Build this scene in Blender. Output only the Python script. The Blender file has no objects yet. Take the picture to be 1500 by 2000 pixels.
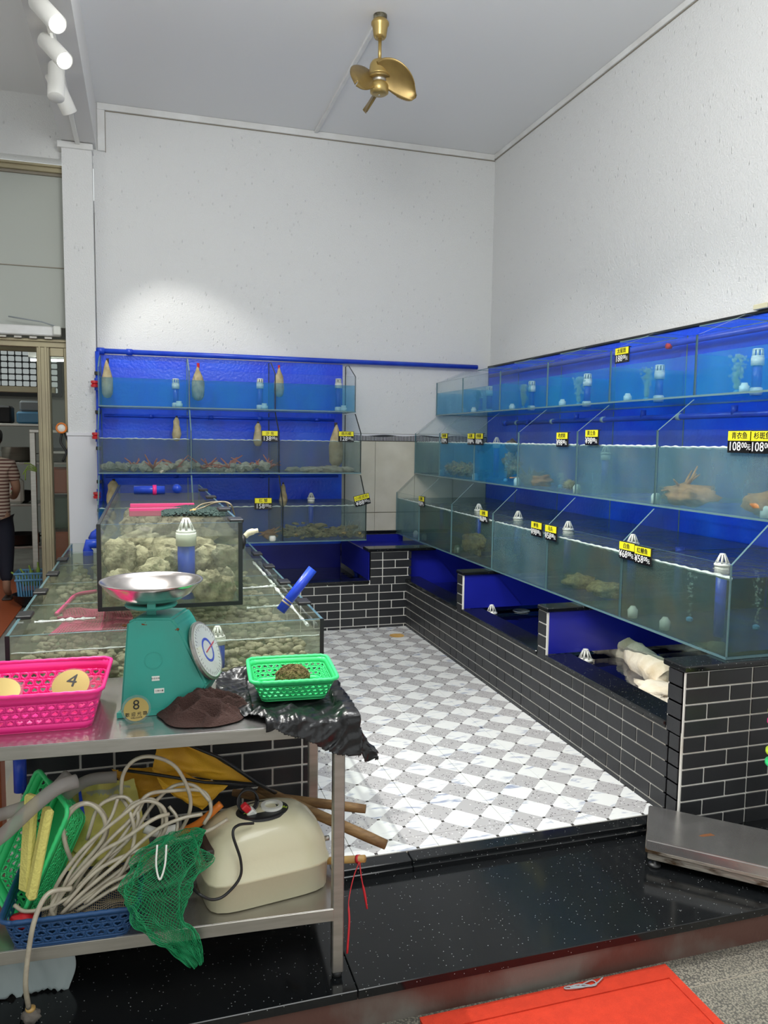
import bpy, bmesh, math, random
import numpy as np
from mathutils import Vector, Matrix, noise

R_ = random.Random(7)
S = bpy.context.scene
COL = S.collection

# ------------------------------------------------------------------ camera
YAW, PITCH, ROLL, FPX, CH = 0.298746303, -0.0925988160, 0.0133177719, 1513.0, 1.6
def _basis():
    f = np.array([math.sin(YAW)*math.cos(PITCH), math.cos(YAW)*math.cos(PITCH), math.sin(PITCH)])
    r = np.array([math.cos(YAW), -math.sin(YAW), 0.]); u = np.cross(r, f)
    r2 = math.cos(ROLL)*r+math.sin(ROLL)*u; u2 = -math.sin(ROLL)*r+math.cos(ROLL)*u
    return r2, u2, f
CR, CU, CF = _basis()
def at(px, py, ax, v):
    """point of the real plane ax = v (metres) seen at a pixel of the 1500x2000 photograph"""
    d = CR*((px-750)/FPX) - CU*((py-1000)/FPX) + CF
    i = 'xyz'.index(ax); c = np.array([0, 0, CH]); t = (v-c[i])/d[i]
    return Vector((c+d*t).tolist())
cd = bpy.data.cameras.new('camera'); cam = bpy.data.objects.new('camera', cd); COL.objects.link(cam)
m = Matrix.Identity(4)
for i in range(3):
    m[i][0] = CR[i]; m[i][1] = CU[i]; m[i][2] = -CF[i]
m.translation = (0, 0, CH); cam.matrix_world = m
cd.sensor_fit = 'HORIZONTAL'; cd.sensor_width = 36; cd.lens = FPX/1500*36; cd.clip_start = .05
S.camera = cam

# ------------------------------------------------------------------ world, lights, exposure
w = bpy.data.worlds.new('world'); S.world = w; w.use_nodes = True
w.node_tree.nodes['Background'].inputs[0].default_value = (.92, .97, .96, 1)
w.node_tree.nodes['Background'].inputs[1].default_value = .95
S.view_settings.view_transform = 'Standard'; S.view_settings.look = 'None'
S.view_settings.exposure = 0.0; S.view_settings.gamma = 1; S.view_settings.use_curve_mapping = False
S.cycles.transparent_max_bounces = 64; S.cycles.max_bounces = 8
S.cycles.use_denoising = True
def area(name, loc, size, power, col=(1, 1, 1), rot=(0, 0, 0), sy=None):
    l = bpy.data.lights.new(name, 'AREA'); l.energy = power; l.size = size; l.color = col
    if sy: l.shape = 'RECTANGLE'; l.size_y = sy
    o = bpy.data.objects.new(name, l); o.location = loc; o.rotation_euler = rot; COL.objects.link(o)
# fluorescent fittings of the shop, behind and beside the photographer
area('fluorescent_light', (1.2, -.6, 4.1), 1.8, 62, (.97, 1, .99))
for _p, _e in (((.55, 2.6, 3.70), 155), ((-2.3, 4.6, 3.5), 16)):      # unseen soft point fills, added in place of bounced light
    _l = bpy.data.lights.new('bounce_fill', 'POINT'); _l.energy = _e; _l.shadow_soft_size = .5; _l.color = (.98, 1, .985)
    _o = bpy.data.objects.new('bounce_fill', _l); _o.location = _p; COL.objects.link(_o)
area('fluorescent_light', (-2.6, 3.5, 3.9), 1.4, 10, (.97, 1, .99))
area('kitchen_light', (-2.2, 9.6, 3.2), .9, 20, (.93, 1, .95))
# track spot lamps are built with their light further down (track_lamp); aims here
SPOT_W = 245
TRACK = [((-.451, 5.80, 3.75), (.55, 7.1, 1.75), 50, .34),      # (lens, aim, cone, power)
         ((-.412, 5.03, 3.75), (2.2, 1.9, .1), 66, .50),
         ((-.408, 4.61, 3.75), (2.1, 1.5, .1), 66, .50),
         ((-.42, 4.00, 3.75), (3.26, 4.0, 1.0), 46, .60),
         ((-.42, 3.40, 3.75), (3.26, 5.9, 1.25), 38, .45),
         ((-.42, 2.80, 3.75), (1.5, 3.6, .0), 74, .95)]

# ------------------------------------------------------------------ materials
def nmat(name):
    mt = bpy.data.materials.new(name); mt.use_nodes = True
    nt = mt.node_tree; nt.nodes.clear()
    return mt, nt, nt.nodes.new('ShaderNodeOutputMaterial')
def N(nt, t, **kw):
    n = nt.nodes.new('ShaderNode'+t)
    for k, v in kw.items(): setattr(n, k, v)
    return n
def pos(nt, local=False):
    if local:
        return N(nt, 'TexCoord').outputs['Object']
    return N(nt, 'NewGeometry').outputs['Position']
def pm(name, col, rough=.5, metal=0, col2=None, nscale=8, ncontrast=(.35, .65), bump=0, bscale=60, coat=0, spec=.5, local=False, trans=0, stretch=None, sub=0):
    mt, nt, out = nmat(name); b = N(nt, 'BsdfPrincipled'); nt.links.new(b.outputs[0], out.inputs[0])
    b.inputs['Base Color'].default_value = (*col, 1); b.inputs['Roughness'].default_value = rough
    b.inputs['Metallic'].default_value = metal; b.inputs['Coat Weight'].default_value = coat
    b.inputs['Specular IOR Level'].default_value = spec
    if sub:
        b.inputs['Subsurface Weight'].default_value = sub; b.inputs['Subsurface Radius'].default_value = (.02, .02, .02)
    src = pos(nt, local)
    if stretch:
        mp = N(nt, 'Mapping'); mp.inputs['Scale'].default_value = stretch; nt.links.new(src, mp.inputs[0]); src = mp.outputs[0]
    if col2:
        n = N(nt, 'TexNoise'); n.inputs['Scale'].default_value = nscale; n.inputs['Detail'].default_value = 5
        nt.links.new(src, n.inputs['Vector'])
        r = N(nt, 'ValToRGB'); r.color_ramp.elements[0].position = ncontrast[0]; r.color_ramp.elements[1].position = ncontrast[1]
        r.color_ramp.elements[0].color = (*col, 1); r.color_ramp.elements[1].color = (*col2, 1)
        nt.links.new(n.outputs[0], r.inputs[0]); nt.links.new(r.outputs[0], b.inputs['Base Color'])
    if bump:
        n = N(nt, 'TexNoise'); n.inputs['Scale'].default_value = bscale; n.inputs['Detail'].default_value = 3
        nt.links.new(src, n.inputs['Vector'])
        bp = N(nt, 'Bump'); bp.inputs['Strength'].default_value = bump; bp.inputs['Distance'].default_value = .01
        nt.links.new(n.outputs[0], bp.inputs['Height']); nt.links.new(bp.outputs[0], b.inputs['Normal'])
    return mt
def clear(name, tint, murk=None, mfac=0, rough=.03, gloss=.5, wave=0, wscale=20, mnoise=None, mcol2=None, spots=False):
    """see-through sheet: transparent tint + some murk (diffuse) + fresnel gloss"""
    mt, nt, out = nmat(name)
    t = N(nt, 'BsdfTransparent'); t.inputs[0].default_value = (*tint, 1); last = t.outputs[0]
    src = pos(nt)
    if murk:
        d = N(nt, 'BsdfDiffuse'); d.inputs[0].default_value = (*murk, 1)
        if mcol2:
            n = N(nt, 'TexNoise'); n.inputs['Scale'].default_value = 5; n.inputs['Detail'].default_value = 4
            nt.links.new(src, n.inputs['Vector'])
            r = N(nt, 'ValToRGB'); r.color_ramp.elements[0].position = .4; r.color_ramp.elements[1].position = .62
            r.color_ramp.elements[0].color = (*murk, 1); r.color_ramp.elements[1].color = (*mcol2, 1)
            nt.links.new(n.outputs[0], r.inputs[0]); nt.links.new(r.outputs[0], d.inputs[0])
        tl = N(nt, 'BsdfTranslucent'); tl.inputs[0].default_value = (*murk, 1)
        a = N(nt, 'AddShader') if False else N(nt, 'MixShader'); a.inputs[0].default_value = .4
        nt.links.new(d.outputs[0], a.inputs[1]); nt.links.new(tl.outputs[0], a.inputs[2])
        mx = N(nt, 'MixShader'); mx.inputs[0].default_value = mfac
        if mnoise:
            n = N(nt, 'TexNoise'); n.inputs['Scale'].default_value = mnoise; n.inputs['Detail'].default_value = 6
            mp = N(nt, 'Mapping'); mp.inputs['Scale'].default_value = (1, 1, .45)
            nt.links.new(src, mp.inputs[0]); nt.links.new(mp.outputs[0], n.inputs['Vector'])
            mr = N(nt, 'MapRange'); mr.inputs[1].default_value = .3; mr.inputs[2].default_value = .7
            mr.inputs[3].default_value = mfac*.6; mr.inputs[4].default_value = min(1, mfac*1.4)
            nt.links.new(n.outputs[0], mr.inputs[0]); nt.links.new(mr.outputs[0], mx.inputs[0])
        nt.links.new(last, mx.inputs[1]); nt.links.new(a.outputs[0], mx.inputs[2]); last = mx.outputs[0]
    g = N(nt, 'BsdfGlossy'); g.inputs['Roughness'].default_value = rough
    lw = N(nt, 'Fresnel'); lw.inputs[0].default_value = 1.38
    mu = N(nt, 'Math', operation='MULTIPLY'); mu.inputs[1].default_value = gloss
    if wave:
        n = N(nt, 'TexNoise'); n.inputs['Scale'].default_value = wscale; n.inputs['Detail'].default_value = 3; n.inputs['Distortion'].default_value = .6
        nt.links.new(src, n.inputs['Vector'])
        bp = N(nt, 'Bump'); bp.inputs['Strength'].default_value = wave; bp.inputs['Distance'].default_value = .02
        nt.links.new(n.outputs[0], bp.inputs['Height']); nt.links.new(bp.outputs[0], g.inputs['Normal']); nt.links.new(bp.outputs[0], lw.inputs['Normal'])
    geo = N(nt, 'NewGeometry'); inv = N(nt, 'Math', operation='SUBTRACT'); inv.inputs[0].default_value = 1; nt.links.new(geo.outputs['Backfacing'], inv.inputs[1])
    mb_ = N(nt, 'Math', operation='MULTIPLY'); nt.links.new(lw.outputs[0], mb_.inputs[0]); nt.links.new(inv.outputs[0], mb_.inputs[1])
    nt.links.new(mb_.outputs[0], mu.inputs[0])
    mx = N(nt, 'MixShader'); nt.links.new(mu.outputs[0], mx.inputs[0])
    nt.links.new(last, mx.inputs[1]); nt.links.new(g.outputs[0], mx.inputs[2])
    nt.links.new(mx.outputs[0], out.inputs[0])
    return mt
def emit(name, col, s):
    mt, nt, out = nmat(name); e = N(nt, 'Emission'); e.inputs[0].default_value = (*col, 1); e.inputs[1].default_value = s
    nt.links.new(e.outputs[0], out.inputs[0]); return mt

M = {}
M['wall'] = pm('wallpaper_white', (.77, .77, .765), .42, bump=.5, bscale=90, spec=.35)
def wallpaper():
    mt = M['wall']; nt = mt.node_tree; b = [n for n in nt.nodes if n.type == 'BSDF_PRINCIPLED'][0]
    v = N(nt, 'TexVoronoi'); v.inputs['Scale'].default_value = 1; mp = N(nt, 'Mapping'); mp.inputs['Scale'].default_value = (24, 24, 11); mp.inputs['Rotation'].default_value = (.35, .35, 0)
    nt.links.new(pos(nt), mp.inputs[0]); nt.links.new(mp.outputs[0], v.inputs['Vector'])
    r = N(nt, 'MapRange'); r.inputs[1].default_value = .0; r.inputs[2].default_value = .16; r.inputs[3].default_value = 1; r.inputs[4].default_value = 0
    nt.links.new(v.outputs['Distance'], r.inputs[0])
    old = b.inputs['Normal'].links[0].from_node; bp = N(nt, 'Bump'); bp.inputs['Strength'].default_value = .9; bp.inputs['Distance'].default_value = .006
    nt.links.new(r.outputs[0], bp.inputs['Height']); nt.links.new(old.outputs[0], bp.inputs['Normal']); nt.links.new(bp.outputs[0], b.inputs['Normal'])
    rr = N(nt, 'MapRange'); rr.inputs[3].default_value = .42; rr.inputs[4].default_value = .12; nt.links.new(r.outputs[0], rr.inputs[0]); nt.links.new(rr.outputs[0], b.inputs['Roughness'])
wallpaper()
M['ceiling'] = pm('ceiling_paint', (.88, .88, .885), .8)
M['trunking'] = pm('white_trunking', (.84, .84, .83), .45, col2=(.74, .73, .71), nscale=5)
M['beam'] = pm('beam_paint', (.74, .73, .72), .7)
M['beige_tile'] = pm('beige_wall_tile', (.62, .58, .47), .25, col2=(.72, .68, .57), nscale=4, bump=.04, bscale=8)
M['white_tile'] = pm('white_wall_tile', (.78, .77, .80), .25)
M['grout_dark'] = pm('tile_joint', (.28, .25, .2), .9)
M['brick'] = pm('charcoal_tile', (.020, .021, .024), .36, col2=(.028, .029, .032), nscale=3, bump=.10, bscale=25, spec=.40)
M['grout'] = pm('white_grout', (.80, .78, .73), .9, col2=(.60, .55, .47), nscale=4, ncontrast=(.5, .75))
M['aluminium'] = pm('bronze_aluminium', (.42, .37, .24), .4, .6, col2=(.36, .31, .21), nscale=3)
M['steel'] = pm('brushed_stainless', (.50, .48, .44), .34, .85, col2=(.42, .40, .36), nscale=7, bump=.05, bscale=120, stretch=(1, 1, 8))
M['steel_top'] = pm('stainless_sheet', (.58, .57, .56), .26, .9, col2=(.48, .46, .45), nscale=6, bump=.05, bscale=30)
M['pan'] = pm('polished_steel', (.62, .58, .56), .2, .95, bump=.02, bscale=10)
M['blue_board'] = pm('blue_backboard', (.003, .055, .80), .3, col2=(.006, .11, .90), nscale=2.5, bump=.3, bscale=45)
M['blue_pool'] = pm('blue_pool_lining', (.012, .018, .36), .3, col2=(.010, .016, .30), nscale=2)
M['pipe'] = pm('blue_pvc', (.012, .05, .55), .3, col2=(.02, .08, .62), nscale=9)
M['pipe_grey'] = pm('grey_fitting', (.35, .42, .5), .4)
M['red_plastic'] = pm('red_plastic', (.6, .02, .03), .35)
M['black_plastic'] = pm('black_plastic', (.015, .015, .016), .4)
M['seal'] = pm('black_sealant', (.008, .012, .012), .35)
M['white_plastic'] = pm('white_plastic', (.80, .80, .74), .35)
M['glass'] = clear('tank_glass', (.972, .985, .982), (.50, .62, .62), .018, gloss=.38)
M['glass_edge'] = pm('glass_edge', (.12, .22, .24), .18, spec=.8)
M['glass_green'] = clear('island_glass', (.94, .965, .94), (.55, .60, .52), .05, gloss=.8)
M['water_blue'] = clear('clear_blue_water', (.78, .94, .98), (.03, .42, .80), .26, gloss=.3, mnoise=6)
M['water_teal'] = clear('murky_teal_water', (.78, .90, .90), (.20, .38, .46), .34, gloss=.15, mnoise=5, mcol2=(.31, .43, .44))
M['water_dark'] = clear('murky_green_water', (.74, .86, .82), (.11, .19, .18), .40, gloss=.15, mnoise=5, mcol2=(.19, .20, .14))
M['water_mid'] = clear('slightly_murky_water', (.84, .90, .90), (.20, .28, .28), .29, gloss=.3, mnoise=5, mcol2=(.30, .30, .25))
M['water_green'] = clear('green_tank_water', (.95, .955, .89), (.38, .40, .28), .10, gloss=.3, mnoise=4)
M['surface'] = clear('rippled_surface', (.92, .95, .93), (.50, .54, .50), .10, rough=.12, gloss=1.0, wave=1.0, wscale=13)
M['surface_island'] = clear('lively_surface', (.84, .87, .83), (.36, .37, .31), .24, rough=.10, gloss=1.5, wave=1.3, wscale=19)
M['surface_calm'] = clear('calm_surface', (.35, .4, .6), (.01, .015, .06), .5, rough=.02, gloss=2.0, wave=.15, wscale=6)
M['foam'] = pm('foam', (.70, .75, .72), .5, bump=.6, bscale=200)
M['bubbles'] = clear('bubbles', (.95, .98, .97), (.62, .78, .72), .22, gloss=.5)
M['sock'] = pm('filter_sock', (.62, .50, .30), .9, col2=(.42, .32, .17), nscale=18, bump=.4, bscale=150)
M['cotton'] = pm('filter_cotton', (.80, .72, .58), .95, col2=(.60, .47, .28), nscale=7, ncontrast=(.5, .8), bump=.5, bscale=45)
M['yellow'] = pm('tag_yellow', (.85, .78, .02), .4)
M['tag_black'] = pm('tag_black', (.006, .006, .007), .25)
M['ink'] = pm('black_ink', (.01, .01, .01), .5)
M['white_ink'] = pm('white_digits', (.85, .85, .85), .5)
M['gold'] = pm('fan_gold', (.46, .33, .12), .32, .65)
M['gold_dark'] = pm('blade_gold', (.25, .17, .06), .36, .55, col2=(.33, .23, .08), nscale=9)
M['dirt_metal'] = pm('dark_bracket', (.10, .09, .06), .5, .5, col2=(.3, .28, .2), nscale=40)
M['lamp_white'] = pm('lamp_white', (.80, .79, .75), .4)
M['lens'] = emit('lamp_lens', (1, .97, .86), 14)
M['lens_dim'] = emit('lamp_lens_dim', (1, .97, .86), 5)
M['turq'] = pm('turquoise_enamel', (.035, .36, .29), .4, col2=(.045, .31, .25), nscale=6, bump=.04, bscale=50, spec=.5)
M['rust'] = pm('rust', (.16, .06, .02), .9)
M['dial'] = pm('dial_face', (.72, .75, .72), .3)
M['pink'] = pm('pink_plastic', (.95, .03, .28), .35, sub=.15)
M['pink_dull'] = pm('pink_net', (.70, .07, .22), .5)
M['green_plastic'] = pm('green_plastic', (.05, .68, .22), .35, sub=.15)
M['navy_plastic'] = pm('navy_plastic', (.02, .08, .22), .4)
M['sky_plastic'] = pm('sky_blue_plastic', (.12, .33, .55), .4)
M['orange_plastic'] = pm('orange_crate', (.45, .10, .03), .5)
M['acrylic'] = clear('clear_acrylic', (.93, .93, .93), (.8, .75, .7), .10, gloss=1.2)
M['gold_plate'] = pm('gold_acrylic', (.48, .36, .12), .28, .35)
M['towel'] = pm('brown_towel', (.050, .022, .017), .95, bump=.6, bscale=220)
M['binbag'] = pm('black_bag', (.010, .010, .012), .28, bump=.5, bscale=22, spec=.6)
M['moss'] = pm('dried_moss', (.10, .065, .022), .9, col2=(.26, .20, .08), nscale=60)
M['cream'] = pm('cream_plastic', (.72, .67, .46), .3, bump=.05, bscale=60, coat=.3)
M['rubber'] = pm('dark_rubber', (.05, .035, .03), .6)
M['hose'] = pm('milky_hose', (.50, .45, .34), .22, col2=(.40, .35, .27), nscale=30, spec=.8)
M['hose_clear'] = clear('braided_hose', (.82, .80, .80), (.62, .58, .56), .45, rough=.15, gloss=1.5)
M['sponge'] = pm('yellow_sponge', (.78, .70, .20), .95, bump=.5, bscale=120)
M['yellow_bag'] = pm('yellow_sack', (.66, .58, .14), .7, bump=.5, bscale=25, col2=(.55, .5, .14), nscale=6)
M['netcloth'] = clear('yellow_net_cloth', (.95, .72, .2), (.92, .52, .02), .90, rough=.4, gloss=.2)
M['wood'] = pm('worn_wood', (.34, .20, .08), .6, col2=(.17, .09, .035), nscale=12, stretch=(1, 1, 6), bump=.2, bscale=60)
M['bamboo'] = pm('bamboo', (.60, .38, .12), .4, col2=(.42, .24, .07), nscale=14)
M['net_green'] = pm('green_net', (.01, .30, .11), .6)
M['net_tan'] = pm('tan_net', (.33, .27, .18), .8)
M['net_dark'] = pm('dark_net', (.05, .09, .08), .8)
M['orange_hose'] = pm('orange_hose', (.75, .20, .02), .4)
M['pale_sheet'] = pm('pale_plastic_bag', (.38, .44, .44), .4, bump=.3, bscale=9)
M['stone'] = pm('stone_weight', (.16, .14, .12), .9, bump=.5, bscale=40)
M['shell'] = pm('oyster_shell', (.60, .53, .39), .85, col2=(.12, .095, .055), nscale=18, ncontrast=(.42, .66), bump=1, bscale=60, local=True)
M['shell_pale'] = pm('pale_shell', (.55, .52, .42), .7, col2=(.36, .33, .25), nscale=25, bump=.7, bscale=70)
M['clams'] = pm('clam_bed', (.25, .225, .16), .7, col2=(.56, .51, .38), nscale=14, bump=.6, bscale=90)
M['red_shell'] = pm('red_creature', (.50, .06, .04), .5, col2=(.62, .20, .12), nscale=30)
M['orange_shell'] = pm('orange_creature', (.55, .24, .08), .6, col2=(.35, .14, .05), nscale=25, bump=.4)
M['brown_shell'] = pm('brown_creature', (.20, .13, .05), .7, col2=(.42, .33, .14), nscale=55, bump=.6, bscale=90)
M['fish'] = pm('dark_fish', (.035, .030, .028), .4, col2=(.07, .055, .04), nscale=18)
M['mat_red'] = pm('red_mat', (.66, .040, .010), .85, col2=(.58, .033, .008), nscale=30, bump=.5, bscale=350)
M['riser'] = pm('worn_concrete', (.16, .145, .125), .6, col2=(.11, .048, .036), nscale=2.6, ncontrast=(.42, .55), bump=.3, bscale=30, stretch=(1, 1, .7))
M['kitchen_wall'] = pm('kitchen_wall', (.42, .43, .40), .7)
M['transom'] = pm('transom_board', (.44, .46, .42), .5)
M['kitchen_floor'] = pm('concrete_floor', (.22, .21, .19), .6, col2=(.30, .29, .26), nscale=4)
M['glassblock'] = emit('lit_glass_block', (.78, .86, .84), .42)
M['stripe'] = None
M['skin'] = pm('skin', (.36, .20, .13), .6)
M['hair'] = pm('hair', (.010, .009, .009), .5)
M['navy_cloth'] = pm('navy_trousers', (.010, .013, .028), .8)
M['leaf'] = pm('green_veg', (.28, .42, .06), .5)
M['dark_stuff'] = pm('dark_cloth', (.02, .02, .022), .6)
M['grey_plastic'] = pm('grey_plastic', (.3, .33, .35), .4)
M['lime'] = pm('lime_plastic', (.55, .75, .05), .4)

def granite():
    mt, nt, out = nmat('black_granite'); b = N(nt, 'BsdfPrincipled'); nt.links.new(b.outputs[0], out.inputs[0])
    p = pos(nt)
    v = N(nt, 'TexVoronoi'); v.inputs['Scale'].default_value = 190; nt.links.new(p, v.inputs['Vector'])
    sep = N(nt, 'SeparateColor'); nt.links.new(v.outputs['Color'], sep.inputs[0])
    g1 = N(nt, 'Math', operation='GREATER_THAN'); g1.inputs[1].default_value = .955; nt.links.new(sep.outputs[0], g1.inputs[0])
    g2 = N(nt, 'Math', operation='LESS_THAN'); g2.inputs[1].default_value = .26; nt.links.new(v.outputs['Distance'], g2.inputs[0])
    mu = N(nt, 'Math', operation='MULTIPLY'); nt.links.new(g1.outputs[0], mu.inputs[0]); nt.links.new(g2.outputs[0], mu.inputs[1])
    r = N(nt, 'ValToRGB'); r.color_ramp.elements[0].color = (.008, .009, .010, 1); r.color_ramp.elements[1].color = (.40, .42, .42, 1)
    nt.links.new(mu.outputs[0], r.inputs[0]); nt.links.new(r.outputs[0], b.inputs['Base Color'])
    b.inputs['Roughness'].default_value = .12; b.inputs['Specular IOR Level'].default_value = .42
    return mt
M['granite'] = granite()

def terrazzo():
    mt, nt, out = nmat('terrazzo'); b = N(nt, 'BsdfPrincipled'); nt.links.new(b.outputs[0], out.inputs[0])
    p = pos(nt)
    v = N(nt, 'TexVoronoi', feature='F1'); v.inputs['Scale'].default_value = 150; nt.links.new(p, v.inputs['Vector'])
    r = N(nt, 'ValToRGB'); e = r.color_ramp.elements; e[0].position = .0; e[0].color = (.52, .49, .41, 1); e[1].position = .66; e[1].color = (.14, .135, .12, 1)
    m1 = e.new(.36); m1.color = (.38, .35, .28, 1)
    nt.links.new(v.outputs['Distance'], r.inputs[0])
    n = N(nt, 'TexNoise'); n.inputs['Scale'].default_value = 5; nt.links.new(p, n.inputs['Vector'])
    mx = N(nt, 'Mix', data_type='RGBA', blend_type='MULTIPLY'); mx.inputs[0].default_value = .5
    nt.links.new(r.outputs[0], mx.inputs[6]); nt.links.new(n.outputs[0], mx.inputs[7])
    nt.links.new(mx.outputs[2], b.inputs['Base Color']); b.inputs['Roughness'].default_value = .35
    return mt
M['terrazzo'] = terrazzo()

TILE, TX0, TY0 = .336, 1.064, 3.10
def floor_tile_mat():
    mt, nt, out = nmat('checked_floor_tile'); b = N(nt, 'BsdfPrincipled'); nt.links.new(b.outputs[0], out.inputs[0])
    L = nt.links.new
    p = pos(nt); s = N(nt, 'SeparateXYZ'); L(p, s.inputs[0])
    def mth(op, a, b_=None, v=None):
        n = N(nt, 'Math', operation=op); L(a, n.inputs[0])
        if b_ is not None: L(b_, n.inputs[1])
        if v is not None: n.inputs[1].default_value = v
        return n.outputs[0]
    h = TILE/4
    x = mth('MULTIPLY', mth('SUBTRACT', s.outputs[0], v=TX0), v=1/h)
    y = mth('MULTIPLY', mth('SUBTRACT', s.outputs[1], v=TY0), v=1/h)
    u = mth('MULTIPLY', mth('ADD', x, y), v=.5)      # vertices at integer u, v
    v = mth('MULTIPLY', mth('SUBTRACT', x, y), v=.5)
    fu = mth('FLOOR', u); fv = mth('FLOOR', v)
    par = mth('ABSOLUTE', mth('MODULO', mth('ADD', mth('ADD', fu, fv), v=1000.0), v=2.0))
    du = mth('ABSOLUTE', mth('SUBTRACT', mth('SUBTRACT', u, fu), v=.5))
    dv = mth('ABSOLUTE', mth('SUBTRACT', mth('SUBTRACT', v, fv), v=.5))
    edge = mth('MAXIMUM', du, dv); corner = mth('ADD', du, dv)
    isdot = mth('GREATER_THAN', corner, v=.925)
    # marble
    mp = N(nt, 'Mapping'); mp.inputs['Rotation'].default_value = (0, 0, .5); mp.inputs['Scale'].default_value = (9, 30, 1); L(p, mp.inputs[0])
    n = N(nt, 'TexNoise'); n.inputs['Scale'].default_value = 1; n.inputs['Detail'].default_value = 6; n.inputs['Distortion'].default_value = .8; L(mp.outputs[0], n.inputs['Vector'])
    r = N(nt, 'ValToRGB'); e = r.color_ramp.elements; e[0].position = .30; e[0].color = (.34, .38, .50, 1); e[1].position = .44; e[1].color = (.78, .79, .78, 1); L(n.outputs[0], r.inputs[0])
    # terrazzo print
    vo = N(nt, 'TexVoronoi'); vo.inputs['Scale'].default_value = 95; L(p, vo.inputs['Vector'])
    sc = N(nt, 'SeparateColor'); L(vo.outputs['Color'], sc.inputs[0])
    near = mth('LESS_THAN', vo.outputs['Distance'], v=.33)
    dark = mth('MULTIPLY', near, mth('GREATER_THAN', sc.outputs[0], v=.72))
    lite = mth('MULTIPLY', near, mth('LESS_THAN', sc.outputs[0], v=.12))
    def mix(f, a, b_):
        mx = N(nt, 'Mix', data_type='RGBA'); L(f, mx.inputs[0])
        for i, q in ((6, a), (7, b_)):
            if isinstance(q, tuple): mx.inputs[i].default_value = (*q, 1)
            else: L(q, mx.inputs[i])
        return mx.outputs[2]
    tz = mix(dark, (.47, .46, .465), (.15, .14, .14)); tz = mix(lite, tz, (.75, .75, .74))
    c = mix(par, tz, r.outputs[0]); c = mix(isdot, c, (.05, .045, .04))
    L(c, b.inputs['Base Color']); b.inputs['Roughness'].default_value = .22; b.inputs['Specular IOR Level'].default_value = .4
    return mt
M['floor_tile'] = floor_tile_mat()

def stripe_mat():
    mt, nt, out = nmat('striped_cotton'); b = N(nt, 'BsdfPrincipled'); nt.links.new(b.outputs[0], out.inputs[0])
    s = N(nt, 'SeparateXYZ'); nt.links.new(pos(nt), s.inputs[0])
    a = N(nt, 'Math', operation='MULTIPLY'); a.inputs[1].default_value = 190; nt.links.new(s.outputs[2], a.inputs[0])
    si = N(nt, 'Math', operation='SINE'); nt.links.new(a.outputs[0], si.inputs[0])
    g = N(nt, 'Math', operation='GREATER_THAN'); g.inputs[1].default_value = .1; nt.links.new(si.outputs[0], g.inputs[0])
    r = N(nt, 'ValToRGB'); r.color_ramp.elements[0].color = (.50, .40, .32, 1); r.color_ramp.elements[1].color = (.13, .055, .045, 1)
    nt.links.new(g.outputs[0], r.inputs[0]); nt.links.new(r.outputs[0], b.inputs['Base Color']); b.inputs['Roughness'].default_value = .9
    return mt
M['stripe'] = stripe_mat()

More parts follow.
